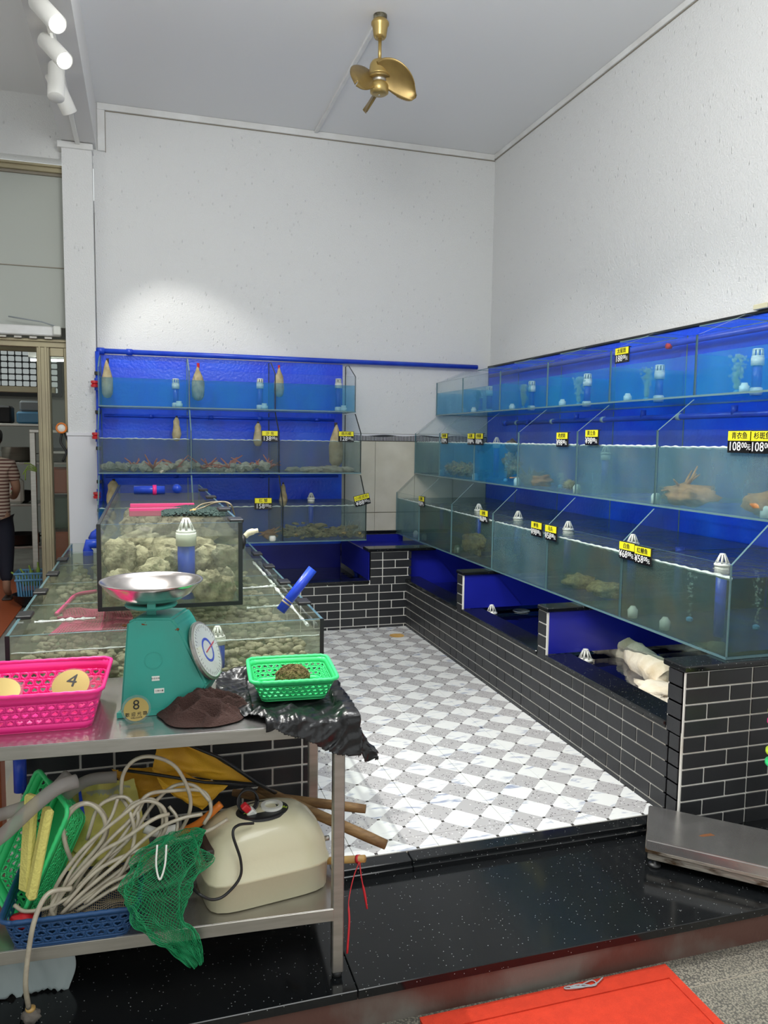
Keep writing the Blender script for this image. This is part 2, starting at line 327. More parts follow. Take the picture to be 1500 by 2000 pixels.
# ------------------------------------------------------------------ mesh helpers
class MB:
    def __init__(s): s.v = []; s.f = []; s.m = []
    def add(s, vs, fs, mi=0):
        o = len(s.v); s.v += [tuple(v) for v in vs]
        for f in fs: s.f.append(tuple(o+i for i in f)); s.m.append(mi)
        return s
    def box(s, a, b, mi=0, mt=None, edge=None):
        (x0, y0, z0), (x1, y1, z1) = a, b
        vs = [(x0, y0, z0), (x1, y0, z0), (x1, y1, z0), (x0, y1, z0), (x0, y0, z1), (x1, y0, z1), (x1, y1, z1), (x0, y1, z1)]
        if mt: vs = [mt @ Vector(v) for v in vs]
        s.add(vs, [(0, 3, 2, 1), (4, 5, 6, 7), (0, 1, 5, 4), (1, 2, 6, 5), (2, 3, 7, 6), (3, 0, 4, 7)], mi)
        if edge is not None:     # glass sheet: the two big faces keep mi, the four thin ones take edge
            d = (abs(x1-x0), abs(y1-y0), abs(z1-z0)); k = d.index(min(d))
            big = {0: (3, 5), 1: (2, 4), 2: (0, 1)}[k]
            for i in range(6):
                if i not in big: s.m[len(s.m)-6+i] = edge
        return s
    def cbox(s, a, b, r=.004, seg=1, mi=0, mt=None):
        bm = bmesh.new(); bmesh.ops.create_cube(bm, size=1)
        c = [(a[i]+b[i])/2 for i in range(3)]; d = [abs(b[i]-a[i]) for i in range(3)]
        for v in bm.verts: v.co = Vector((v.co.x*d[0]+c[0], v.co.y*d[1]+c[1], v.co.z*d[2]+c[2]))
        r = min(r, min(d)*.45)
        bmesh.ops.bevel(bm, geom=list(bm.edges), offset=r, segments=seg, profile=.5, affect='EDGES')
        s.bm(bm, mi, mt); return s
    def bm(s, bm, mi=0, mt=None):
        bm.verts.index_update(); vs = [(mt @ v.co) if mt else v.co.copy() for v in bm.verts]
        fs = [[v.index for v in f.verts] for f in bm.faces]; bm.free(); s.add(vs, fs, mi)
    def prism(s, poly, d, mi=0, edge=None):
        """poly: 3-D points, extruded by vector d"""
        n = len(poly); vs = [Vector(p) for p in poly]+[Vector(p)+Vector(d) for p in poly]
        s.add(vs, [tuple(range(n)), tuple(range(2*n-1, n-1, -1))], mi)
        o = len(s.v)-2*n
        for i in range(n):
            j = (i+1) % n; s.f.append((o+i, o+n+i, o+n+j, o+j)); s.m.append(mi if edge is None else edge)
        return s
    def tube(s, pts, r, n=8, mi=0, cap=True):
        pts = [Vector(p) for p in pts]; k = len(pts); rs = r if isinstance(r, (list, tuple)) else [r]*k
        up = None; o = len(s.v)
        for i, p in enumerate(pts):
            t = (pts[min(i+1, k-1)]-pts[max(i-1, 0)]);  t = t.normalized() if t.length > 1e-9 else Vector((0, 0, 1))
            if up is None:
                up = Vector((0, 0, 1)) if abs(t.z) < .9 else Vector((1, 0, 0))
            a = t.cross(up); a = a.normalized() if a.length > 1e-6 else Vector((1, 0, 0)); b = a.cross(t).normalized(); up = b
            for j in range(n):
                q = 2*math.pi*j/n; s.v.append(tuple(p+(a*math.cos(q)+b*math.sin(q))*rs[i]))
        for i in range(k-1):
            for j in range(n):
                j2 = (j+1) % n; s.f.append((o+i*n+j, o+i*n+j2, o+(i+1)*n+j2, o+(i+1)*n+j)); s.m.append(mi)
        if cap:
            s.f.append(tuple(o+j for j in range(n-1, -1, -1))); s.m.append(mi)
            s.f.append(tuple(o+(k-1)*n+j for j in range(n))); s.m.append(mi)
        return s
    def lathe(s, prof, c=(0, 0, 0), n=20, mi=0, mt=None, cap=True):
        """prof: (radius, z) from bottom to top"""
        o = len(s.v)
        for r, z in prof:
            for j in range(n):
                q = 2*math.pi*j/n; p = Vector((r*math.cos(q), r*math.sin(q), z)); p = (mt @ p) if mt else p+Vector(c)
                s.v.append(tuple(p))
        for i in range(len(prof)-1):
            for j in range(n):
                j2 = (j+1) % n; s.f.append((o+i*n+j, o+i*n+j2, o+(i+1)*n+j2, o+(i+1)*n+j)); s.m.append(mi)
        if cap:
            if prof[0][0] > 1e-6: s.f.append(tuple(o+j for j in range(n-1, -1, -1))); s.m.append(mi)
            if prof[-1][0] > 1e-6: s.f.append(tuple(o+(len(prof)-1)*n+j for j in range(n))); s.m.append(mi)
        return s
    def blob(s, c, r, sc=(1, 1, 1), amp=.15, fr=2.5, sub=2, seed=0, mi=0, rot=None):
        bm = bmesh.new(); bmesh.ops.create_icosphere(bm, subdivisions=sub, radius=1)
        rm = rot.to_matrix() if rot is not None else Matrix.Identity(3)
        for v in bm.verts:
            q = v.co*fr+Vector((seed*3.7, seed*1.3, seed*.7)); k = 1+amp*noise.fractal(q, 1, 2, 3)*1.6
            v.co = rm @ Vector((v.co.x*sc[0]*k, v.co.y*sc[1]*k, v.co.z*sc[2]*k))*r+Vector(c)
        s.bm(bm, mi); return s
    def grid(s, P, nu, nv, mi=0, flip=False):
        o = len(s.v)
        for j in range(nv+1):
            for i in range(nu+1): s.v.append(tuple(P(i/nu, j/nv)))
        for j in range(nv):
            for i in range(nu):
                a = o+j*(nu+1)+i; f = (a, a+1, a+nu+2, a+nu+1); s.f.append(f[::-1] if flip else f); s.m.append(mi)
        return s
    def mesh(s, name, mats, smooth=False):
        me = bpy.data.meshes.new(name); me.from_pydata(s.v, [], s.f)
        for mt in (mats if isinstance(mats, (list, tuple)) else [mats]): me.materials.append(mt)
        me.polygons.foreach_set('material_index', s.m)
        if smooth: me.polygons.foreach_set('use_smooth', [True]*len(s.f))
        me.update(); return me
    def build(s, name, mats, parent=None, smooth=False, **kw):
        o = bpy.data.objects.new(name, s.mesh(name, mats, smooth)); COL.objects.link(o)
        if smooth == 'auto' or (smooth and kw.get('sharp')):
            pass
        if parent is not None: par(o, parent)
        return tag(o, **{k: v for k, v in kw.items() if k in ('label', 'cat', 'group', 'kind')})
WORLD = {}
def wmat(o):
    if o is None: return Matrix.Identity(4)
    loc = Matrix.LocRotScale(o.location, o.rotation_euler, o.scale)
    return wmat(o.parent) @ o.matrix_parent_inverse @ loc if o.parent else loc
def par(o, p):
    o.parent = p; o.matrix_parent_inverse = wmat(p).inverted(); return o
def lpar(o, p):   # child whose mesh is written in the parent's own coordinates
    o.parent = p; return o
def tag(o, label=None, cat=None, group=None, kind=None):
    if label: o['label'] = label
    if cat: o['category'] = cat
    if group: o['group'] = group
    if kind: o['kind'] = kind
    return o
def thing(name, label, cat, loc=(0, 0, 0), rz=0, group=None, rot=None):
    o = bpy.data.objects.new(name, None); o.empty_display_size = .05; COL.objects.link(o)
    o.location = loc; o.rotation_euler = rot if rot else (0, 0, rz)
    return tag(o, label, cat, group)
def inst(name, me, parent=None, loc=(0, 0, 0), rot=(0, 0, 0), local=False):
    o = bpy.data.objects.new(name, me); o.location = loc; o.rotation_euler = rot; COL.objects.link(o)
    if parent is not None:
        if local: lpar(o, parent)
        else: par(o, parent)
    return o
def dup(root, loc, rot=None, label=None, group=None, scale=None):
    def cp(o, p):
        c = o.copy(); COL.objects.link(c)
        if p is not None: c.parent = p
        for ch in list(KIDS.get(o.name, ())): cp(ch, c)
        return c
    kids(root); c = cp(root, None); c.location = loc
    if rot is not None: c.rotation_euler = rot
    if scale: c.scale = scale
    if label: c['label'] = label
    if group: c['group'] = group
    return c
KIDS = {}
def kids(root):
    for o in [root]+list(root.children_recursive): KIDS[o.name] = list(o.children)
def struct(name, mb, mats, **kw): return mb.build(name, mats, kind='structure', **kw)
def box1(name, a, b, mt, parent=None, r=0, **kw):
    mb = MB()
    mb.cbox(a, b, r) if r else mb.box(a, b)
    return mb.build(name, M[mt], parent, **kw)
def text_mesh(txt, size, mt, depth=.0006, align='CENTER'):
    cu = bpy.data.curves.new('txt', 'FONT'); cu.body = txt; cu.size = size; cu.align_x = align; cu.align_y = 'CENTER'
    cu.extrude = depth; cu.resolution_u = 2
    o = bpy.data.objects.new('txt', cu); COL.objects.link(o)
    dg = bpy.context.evaluated_depsgraph_get(); me = bpy.data.meshes.new_from_object(o.evaluated_get(dg))
    bpy.data.objects.remove(o); bpy.data.curves.remove(cu)
    me.materials.clear(); me.materials.append(M[mt]); me.name = 'lettering'
    return me
def spline(pts, n=8):
    pts = [Vector(p) for p in pts]; P = [pts[0]*2-pts[1]]+pts+[pts[-1]*2-pts[-2]]; out = []
    for i in range(1, len(P)-2):
        a, b, c, d = P[i-1:i+3]
        for k in range(n):
            t = k/n
            out.append(.5*((2*b)+(c-a)*t+(2*a-5*b+4*c-d)*t*t+(3*b-a-3*c+d)*t**3))
    out.append(pts[-1]); return out

# ================================================================== THE ROOM
WY, WX, CZ, FZ, LZ = 7.10, 3.26, 4.345, .04, -.13      # back wall, right wall, ceiling, tiled floor, street-side floor
struct('ceiling', MB().box((-4, -2, CZ), (WX+.1, WY+.1, CZ+.12)), M['ceiling'])
struct('wall_right', MB().box((WX, -2, LZ), (WX+.15, WY+.1, CZ)), M['wall'])
struct('wall_back', MB().box((-.38, WY, 1.66), (WX, WY+.15, CZ)).box((-.38, WY+.012, LZ), (WX, WY+.15, 1.66))
       .box((-4, WY, 3.86), (-.38, WY+.15, CZ)), M['wall'])
# beige tiles of the back wall with border
tw = thing('wall_tiling', 'beige wall tiles with a patterned border between the two tank racks', 'wall tiles', (1.9, WY, .7))
tw['kind'] = 'structure'
MB().box((-.38, WY+.004, .5), (WX, WY+.012, 1.66)).build('grout', M['grout_dark'], tw)
gx = [1.60, 2.06+.10, 2.56, 2.96, WX]
gx = [-.37, .03, .43, .83, 1.24, 1.68, 2.09, 2.49, 2.89, WX-.002]
for i in range(len(gx)-1):
    for z0, z1 in ((.55, .905), (.909, 1.588)):
        inst('tile', MB().cbox((gx[i]+.0015, WY-.006, z0+.0015), (gx[i+1]-.0015, WY+.006, z1-.0015), .0015).mesh('tile', M['beige_tile']), tw)
    inst('border_tile', MB().cbox((gx[i]+.001, WY-.010, 1.592), (gx[i+1]-.001, WY+.006, 1.656), .0015).mesh('border', M['dark_stuff']), tw)
b = MB()
for k in range(240):
    x = -.36+k*.015
    b.box((x, WY-.0115, 1.594), (x+.005, WY-.010, 1.64+.012*math.sin(x*11)))
b.grid(lambda u, v: (-.36+u*3.6, WY-.0112, 1.656-(1-v)*(.012+.006*math.sin(u*60))), 120, 1)
b.build('border_pattern', M['white_tile'], tw, kind='stuff')
struct('baseboard_back', MB().cbox((1.70, WY-.03, .705), (WX-.9, WY, .735), .004), M['granite'])

# ceiling trims / trunking
tr = MB().cbox((-.345, WY-.018, CZ-.055), (WX-.012, WY-.0005, CZ-.001), .003)
struct('trim_1', tr, M['trunking'])
struct('shadow_gap', MB().box((-.345, WY-.006, CZ-.062), (WX-.004, WY-.0004, CZ-.0551)).box((WX-.006, .2, CZ-.052), (WX-.0004, WY-.01, CZ-.0451)).box((-.285, WY-.006, 3.955), (-.280, WY-.0004, CZ-.062)), M['grout_dark'])  # dark strips painted in as the shadow lines along the trunking
struct('trim_2', MB().cbox((-.345, WY-.020, 3.96), (-.285, WY-.0005, CZ-.056), .003), M['trunking'])
struct('trim_3', MB().cbox((WX-.018, .2, CZ-.045), (WX-.0005, WY-.02, CZ-.001), .003), M['trunking'])
struct('trim_4', MB().cbox((1.482, 5.16, CZ-.022), (1.512, WY-.02, CZ-.0005), .003), M['trunking'])
# beam and column
struct('ceiling_beam', MB().box((-.615, -2, 3.97), (-.355, WY, CZ)), M['beam'])
column = MB().box((-.615, WY-.12, .6), (-.385, WY, 3.93))
struct('column', column, M['wall'])
struct('trim_5', MB().cbox((-.645, WY-.14, 3.915), (-.375, WY, 3.965), .004), M['trunking'])
b = MB().cbox((-.622, WY-.130, .2), (-.378, WY+.0, 1.60), .003)
struct('trim_6', b, M['white_tile'])
struct('trim_7', MB().cbox((-.628, WY-.138, 1.60), (-.372, WY, 1.628), .004), M['white_tile'])
# left end: wall above the doorway, plain shutter board, aluminium frame
struct('wall_left', MB().box((-4.1, -2, LZ), (-4, 14, CZ)), M['wall'])
st = MB().box((-4, WY+.02, 2.50), (-.615, WY+.05, 3.72)).box((-4, WY-.004, 3.72), (-.615, WY+.02, 3.74), 1).box((-4, WY+.012, 2.985), (-.615, WY+.02, 2.992), 1)
struct('wall_transom', st, [M['transom'], M['grout_dark']])
al = MB()
al.cbox((-4, WY-.03, 3.74), (-.615, WY+.05, 3.80), .004).cbox((-4, WY-.055, 3.775), (-.615, WY-.03, 3.795), .003)
al.cbox((-4, WY-.02, 2.33), (-.615, WY+.06, 2.40), .004).cbox((-4, WY-.045, 2.375), (-.615, WY-.02, 2.39), .003)
al.cbox((-.852, WY-.05, LZ), (-.752, WY+.07, 2.33), .006).cbox((-.835, WY-.062, LZ), (-.82, WY-.05, 2.33), .002).cbox((-.79, WY-.062, LZ), (-.77, WY-.05, 2.33), .002)
al.cbox((-.645, WY-.02, LZ), (-.615, WY+.05, 2.33), .003)
al.cbox((-.752, WY-.01, LZ), (-.645, WY+.04, LZ+.15), .003).cbox((-.752, WY-.01, 2.26), (-.645, WY+.04, 2.33), .003)
dr = al.build('door_1', M['aluminium'], kind='structure')
MB().box((-.752, WY+.012, LZ+.15), (-.645, WY+.018, 2.26)).build('pane', M['glass_green'], dr)
b = MB().cbox((-4, WY-.06, 2.42), (-.66, WY+.015, 2.50), .01)
struct('trim_8', b, M['trunking'])
b = MB()
for k in range(22): b.cbox((-3.2+k*.115, WY-.070, 2.392), (-3.14+k*.115, WY-.045, 2.412), .003)
b.build('door_track_teeth', M['steel'], dr, kind='stuff')
t = thing('door_closer', 'small white switch box on the door frame head beside the column', 'switch box', (-.68, WY-.06, 2.44))
MB().cbox((-.715, WY-.10, 2.425), (-.655, WY-.06, 2.50), .008).build('casing', M['white_plastic'], t)
MB().tube([(-.70, WY-.075, 2.50), (-.80, WY-.075, 2.53), (-1.05, WY-.07, 2.56)], .006, 6).build('cord', M['grey_plastic'], t, smooth=True)

# floors
ft = thing('floor', None, None); ft['kind'] = 'structure'
MB().box((-.62, 2.66, -.1), (WX, WY, FZ-.004)).build('screed', M['grout_dark'], ft)
tile_me = {}
for j in range(-2, 12):
    for i in range(-6, 4):
        x0, y0 = TX0+i*TILE, TY0+j*TILE; x1, y1 = x0+TILE, y0+TILE
        x0c, x1c, y0c, y1c = max(x0, -.6), min(x1, 2.10), max(y0, 2.672), min(y1, 6.11)
        if x1c-x0c < .02 or y1c-y0c < .02 or (x1c < .6 and y1c < 5.05): continue
        key = (round(x1c-x0c, 3), round(y1c-y0c, 3))
        if key not in tile_me:
            tile_me[key] = MB().cbox((.0009, .0009, -.008), (key[0]-.0009, key[1]-.0009, 0), .0007).mesh('tile', M['floor_tile'])
        inst('tile', tile_me[key], ft, (x0c, y0c, FZ))
d = thing('floor_drain', 'round pale drain cover in the checked floor at the far corner', 'drain', (1.905, 5.79, FZ))
b = MB().lathe([(.0, .001), (.052, .001), (.056, .003), (.060, .001)], (1.905, 5.79, FZ), 24, cap=False)
for k in range(-3, 4): b.cbox((1.905-.045, 5.79+k*.013-.004, FZ+.002), (1.905+.045, 5.79+k*.013+.003, FZ+.005), .001)
b.build('grate', M['bamboo'], d)

pf = thing('platform', None, None); pf['kind'] = 'structure'
xs = [-4, -.35, .57, 2.09, WX]
for k in range(4):
    MB().cbox((xs[k]+.0008, 2.045, -.03), (xs[k+1]-.0008, 2.60, 0), .002).build('granite_slab', M['granite'], pf)
xs = [-4, -.62, .93, WX]
for k in range(3):
    MB().cbox((xs[k]+.0008, 2.602, -.02), (xs[k+1]-.0008, 2.668, .040), .003).build('granite_kerb', M['granite'], pf)
    MB().cbox((xs[k]+.0008, 2.588, -.02), (xs[k+1]-.0008, 2.604, .022), .003).build('granite_lip', M['granite'], pf)
MB().box((-4, 2.057, LZ), (WX, 2.66, -.03)).build('riser', M['riser'], pf)
struct('floor_street', MB().box((-4, -2.2, LZ-.05), (WX, 2.057, LZ)).box((-4, 1.2, LZ), (-4, 1.2, LZ)), M['terrazzo'])
struct('floor_strip', MB().box((.6, 1.925, LZ), (WX, 1.930, LZ+.001)), M['grout_dark'])
# red mat
b = MB().cbox((.757, .9, LZ+.0005), (1.62, 2.030, LZ+.012), .004).box((.757, 1.97, LZ+.012), (1.62, 2.030, LZ+.016)).box((1.59, .9, LZ+.012), (1.62, 1.97, LZ+.016))
b.build('floor_mat', M['mat_red'], label='bright red rubber mat lying on the terrazzo below the granite step', cat='mat')
t = thing('rubber_band', 'small tangled grey string lying against the step on the red mat', 'string', (1.27, 2.02, LZ))
pts = [(1.25+.045*math.sin(k*1.9)+.008*k, 2.01+.012*math.cos(k*2.3), LZ+.019+.0015*(k % 3)) for k in range(12)]
MB().tube(spline(pts, 5), .0022, 5).build('strand', M['grey_plastic'], t, smooth=True)

# ================================================================== TILED POOLS
CRS, ZT = .0685, .677        # course height, top joint
brick_cache = {}
def brick_mesh(l):
    key = round(l, 3)
    if key not in brick_cache:
        brick_cache[key] = MB().cbox((0, -.005, 0), (key, .003, CRS-.008), .0012).mesh('brick', M['brick'])
    return brick_cache[key]
def bricks(parent, org, ax, length, rows, first=0, phase=0, zt=ZT, flip=False, zmin=.0, topcut=None):
    """ax: unit direction along the wall face seen from in front; normal = outward"""
    ax = Vector(ax); rz = math.atan2(ax.y, ax.x)
    for r in range(rows):
        z = zt-(r+1)*CRS; pat = (.11, .22) if (r+first) % 2 == 0 else (.22, .11)
        if flip: pat = pat[::-1]
        s, k = -phase, 0
        while s < length:
            a, b_ = max(s, 0), min(s+pat[k % 2], length); s += pat[k % 2]; k += 1
            if b_-a < .012: continue
            zz = z+.004
            o = inst('brick', brick_mesh(b_-a-.008), parent, Vector(org)+ax*(a+.004)+Vector((0, 0, zz)), (0, 0, rz))
KX, KY, KL, KH = 2.08, 6.09, .44, .70
# right pool
rp = thing('tiled_pool', 'long black-tiled blue-lined pool along the right wall below the stepped tanks', 'pool', (KX, 4.3, 0))
g = MB()
g.box((KX, 2.58, -.02), (KX+.10, KY+.1, KL-.02))
for y0, y1 in ((2.572, 2.672), (3.70, 3.80), (4.88, 4.98)):
    g.box((KX, y0+.004, KL-.02), (KX+.012, y1-.004, KH-.02))
g.box((KX, 2.572, -.02), (WX-.004, 2.672, KH-.02))
g.build('grout', M['grout'], rp)
# low kerb, seen from -x ; rows below KL
bricks(rp, (KX, KY+.0, 0), (0, -1, 0), KY-2.58, 6, first=0, phase=.19, zt=.405, flip=True)
for (y0, y1) in ((2.578, 2.672), (3.706, 3.80), (4.886, 4.98)):
    for r in range(4 if y0 > 2.6 else 4):
        z = ZT-(r+1)*CRS+.004; inst('brick', brick_mesh(y1-y0-.008), rp, (KX, y1-.004, z), (0, 0, -math.pi/2))
for (ya, yb) in ((2.672, 3.706), (3.80, 4.886), (4.98, KY)):      # thin cut course under the low coping
    y = yb
    while y > ya+.02:
        l = min(.22, y-ya); inst('brick', MB().box((0, -.005, 0), (l-.008, .003, .012)).mesh('brick', M['brick']), rp, (KX, y-.004, .409), (0, 0, -math.pi/2)); y -= .22
bricks(rp, (KX+.004, 2.572, 0), (1, 0, 0), WX-KX-.012, 10, first=0, phase=0)
MB().cbox((KX-.003, 2.568, 0), (KX+.004, 2.575, KH-.022), .002).build('corner_trim', M['grout'], rp)
for k, (ya, yb) in enumerate(((2.672, 3.70), (3.80, 4.88), (4.98, KY+.09))):
    MB().cbox((KX-.012, ya, KL-.022), (KX+.15, yb, KL+.002), .005).build('coping', M['granite'], rp)
MB().cbox((KX-.012, 2.560, KH-.022), (WX-.004, 2.70, KH+.004), .005).build('coping', M['granite'], rp)
for y0 in (3.69, 4.87):
    MB().cbox((KX-.010, y0, KH-.022), (KX+1.15, y0+.115, KH+.004), .006).build('coping', M['granite'], rp)
lin = MB()
for y0, y1 in ((3.705, 3.795), (4.885, 4.975)): lin.box((KX+.004, y0, KL+.003), (WX-.004, y1, KH-.023))
lin.box((KX+.10, 2.674, .10), (WX-.004, 2.70, KH-.024))
lin.box((KX+.102, 2.70, .08), (WX-.004, WY-.02, .12)); lin.box((KX+.10, 2.70, .1), (KX+.13, KY+.1, KL-.023))
lin.build('lining', M['blue_pool'], rp)
for k, (ya, yb) in enumerate(((2.702, 3.704), (3.796, 4.884), (4.976, 6.10))):
    b = MB().add([(KX+.131, ya, .395), (WX-.03, ya, .395), (WX-.03, yb, .395), (KX+.131, yb, .395), (KX+.131, ya, .34), (WX-.03, ya, .34), (WX-.03, yb, .34), (KX+.131, yb, .34)],
                 [(0, 1, 2, 3), (7, 6, 5, 4), (0, 4, 5, 1), (1, 5, 6, 2), (2, 6, 7, 3), (3, 7, 4, 0)])
    b.build('water', M['surface_calm'], rp)
# back pool
bp_ = thing('tiled_pool', 'black-tiled blue pool with a lowered edge along the back wall', 'pool', (.8, KY, 0))
XN = 1.755
g = MB().box((-.36, KY, FZ-.03), (XN, KY+.10, KL-.02)).box((XN, KY, FZ-.03), (KX+.02, KY+.10, KH-.02))
g.build('grout', M['grout'], bp_)
bricks(bp_, (-.36, KY, 0), (1, 0, 0), KX+.36, 6, first=0, phase=.11, zt=.405)
bricks(bp_, (XN+.004, KY, 0), (1, 0, 0), KX+.04-XN, 4, first=1, phase=.22, zt=ZT)
for x in np.arange(-.36, XN-.05, .22):
    inst('brick', MB().box((0, -.005, 0), (min(.212, XN-x-.01), .003, .012)).mesh('brick', M['brick']), bp_, (x+.004, KY, .409))
MB().cbox((-.36, KY-.012, KL-.022), (XN, KY+.13, KL+.002), .005).build('coping', M['granite'], bp_)
MB().cbox((XN-.012, KY-.012, KH-.022), (KX+.26, KY+.16, KH+.004), .005).build('coping', M['granite'], bp_)
MB().box((XN-.004, KY+.0, KL+.002), (XN+.012, WY-.06, KH-.023)).box((XN+.10, KY+.101, .12), (KX+1.1, KY+.13, KH-.024)).box((-.36, WY-.02, .1), (XN, WY-.012, .78)).box((-.36, KY+.1, .08), (XN, WY-.02, .12)).build('lining', M['blue_pool'], bp_)
MB().box((XN+.013, KY+.131, .60), (WX-.05, WY-.031, .63)).box((XN+.013, WY-.06, .63), (WX-.9, WY-.031, .70)).build('trough', M['blue_pool'], bp_)
MB().box((-.36, KY+.131, .34), (XN-.005, WY-.03, .395)).build('water', M['surface_calm'], bp_)

# strainers on standpipes
def strainer_mesh(mt='white_plastic'):
    b = MB().lathe([(.040, 0), (.040, .010), (.033, .014), (.033, .016)], n=20)
    b.lathe([(.016, .056), (.014, .062), (0, .064)], n=16)
    for k in range(8):
        q = math.pi*2*k/8; a = Vector((math.cos(q), math.sin(q), 0)); s_ = Vector((-a.y, a.x, 0))
        p = [a*.036-s_*.005+Vector((0, 0, .012)), a*.036+s_*.005+Vector((0, 0, .012)), a*.015+s_*.004+Vector((0, 0, .058)), a*.015-s_*.004+Vector((0, 0, .058))]
        b.prism(p, a*-.004)
    return b.mesh('strainer', M[mt], True)
STR = strainer_mesh()
def crown_mesh():
    b = MB().lathe([(.031, 0), (.034, .004), (.034, .012), (.031, .014)], n=20).lathe([(.030, .046), (.031, .050), (.026, .054), (0, .055)], n=20)
    for k in range(8):
        q = math.pi*2*k/8; a = Vector((math.cos(q), math.sin(q), 0)); s_ = Vector((-a.y, a.x, 0))*.0065
        b.prism([a*.031-s_+Vector((0, 0, .012)), a*.031+s_+Vector((0, 0, .012)), a*.029+s_+Vector((0, 0, .048)), a*.029-s_+Vector((0, 0, .048))], a*-.004)
    return b.mesh('strainer', M['white_plastic'], True)
CROWN = crown_mesh()
def strainer(loc, label, group=None, scale=1, mt=None):
    o = inst('drain_strainer', STR, None, loc); o.scale = (scale,)*3
    return tag(o, label, 'strainer', group)
strainer(at(960, 1198, 'z', .40), 'white slotted dome strainer standing in the pool bay between the two partition walls')
strainer(at(1143, 1290, 'z', .40), 'white slotted dome strainer beside the white cotton in the nearest pool bay', scale=1.05)
for px, py, lb, z in ((837, 1128, 'blue round drain cap in the farthest bay of the right pool', .40), (697, 1118, 'blue round drain cap at the right end of the back pool', .40)):
    p = at(px, py, 'z', z)
    t = rp if px > 800 else bp_
    MB().lathe([(.030, 0), (.030, .012), (.036, .014), (.036, .03), (.03, .034), (0, .035)], p, 18).build('drain_cap', M['pipe'], t, smooth=True)
    MB().lathe([(.022, -.05), (.022, 0)], p, 12).build('pipe_end', M['pipe'], t, smooth=True)
p = at(1018, 1193, 'z', .398)
MB().lathe([(0, -.002), (.05, -.002), (.058, .0), (.06, .004), (.062, 0)], p, 24).build('drain_ring', M['grey_plastic'], label='thin grey ring lying in the middle pool bay', cat='ring', smooth=True)

# white filter cotton in nearest bay
t = thing('filter_cotton', 'stained white folded filter cotton lying in the nearest pool bay', 'filter cotton', at(1230, 1300, 'z', .40))
def cot(px, py, rr, seed, sc, z=.42):
    c = at(px, py, 'z', z); return dict(c=c, r=rr, sc=sc, seed=seed)
b = MB(); pts = [(1160, 1266, .026), (1180, 1262, .064), (1206, 1262, .082), (1236, 1276, .068), (1258, 1296, .078), (1284, 1314, .080), (1310, 1330, .078)]
cen = [at(px, py, 'z', .43) for px, py, _ in pts]; rad = [r for *_, r in pts]
sp = spline(cen, 6); rs = [rad[min(i//6, 6)]*(1-(i % 6)/6)+rad[min(i//6+1, 6)]*((i % 6)/6) for i in range(len(sp))]
b.tube(sp, rs, 18)
b.v = [tuple(Vector(v)+Vector(v).normalized()*0+Vector((noise.noise(Vector(v)*13), noise.noise(Vector(v)*13+Vector((5, 0, 0))), noise.noise(Vector(v)*13+Vector((0, 9, 0)))))*.026) for v in b.v]
b.build('roll', M['cotton'], t, smooth=True)
b = MB(); cen = [at(px, py, 'z', .42) for px, py in ((1200, 1255), (1245, 1252), (1290, 1262), (1330, 1263), (1362, 1262), (1385, 1272))]
b.tube(spline([c+Vector((.10, .03, -.01)) for c in cen], 5), .045, 14)
b.v = [tuple(Vector(v)+Vector((noise.noise(Vector(v)*15), noise.noise(Vector(v)*15+Vector((5, 0, 0))), noise.noise(Vector(v)*15+Vector((0, 9, 0)))))*.03) for v in b.v]
b.build('rear_fold', M['cotton'], t, smooth=True)
b = MB(); b.blob(at(1290, 1352, 'z', .40), .11, (1, 1.3, .35), .3, 2, 3, 4); b.build('lower_flap', M['cotton'], t, smooth=True)
b = MB().grid(lambda u, v: (KX+.14+u*.9, 2.71+v*.55, .392+.012*noise.noise(Vector((u*9, v*7, 0)))), 30, 24)
b.build('filter_bed', M['cotton'], label='wet sandy filter bed under the water of the nearest pool bay', cat='filter bed', smooth=True, kind='stuff')

# ================================================================== BACKBOARDS AND PIPES
box1('backboard', (WX-.022, 2.62, .10), (WX-.002, WY-.014, 2.315), 'blue_board', label='bright blue backboard on the right wall behind the long tanks', cat='backboard')
box1('backboard', (-.372, WY-.030, .62), (1.757, WY-.012, 2.290), 'blue_board', label='bright blue backboard on the back wall behind the short tank rack', cat='backboard')

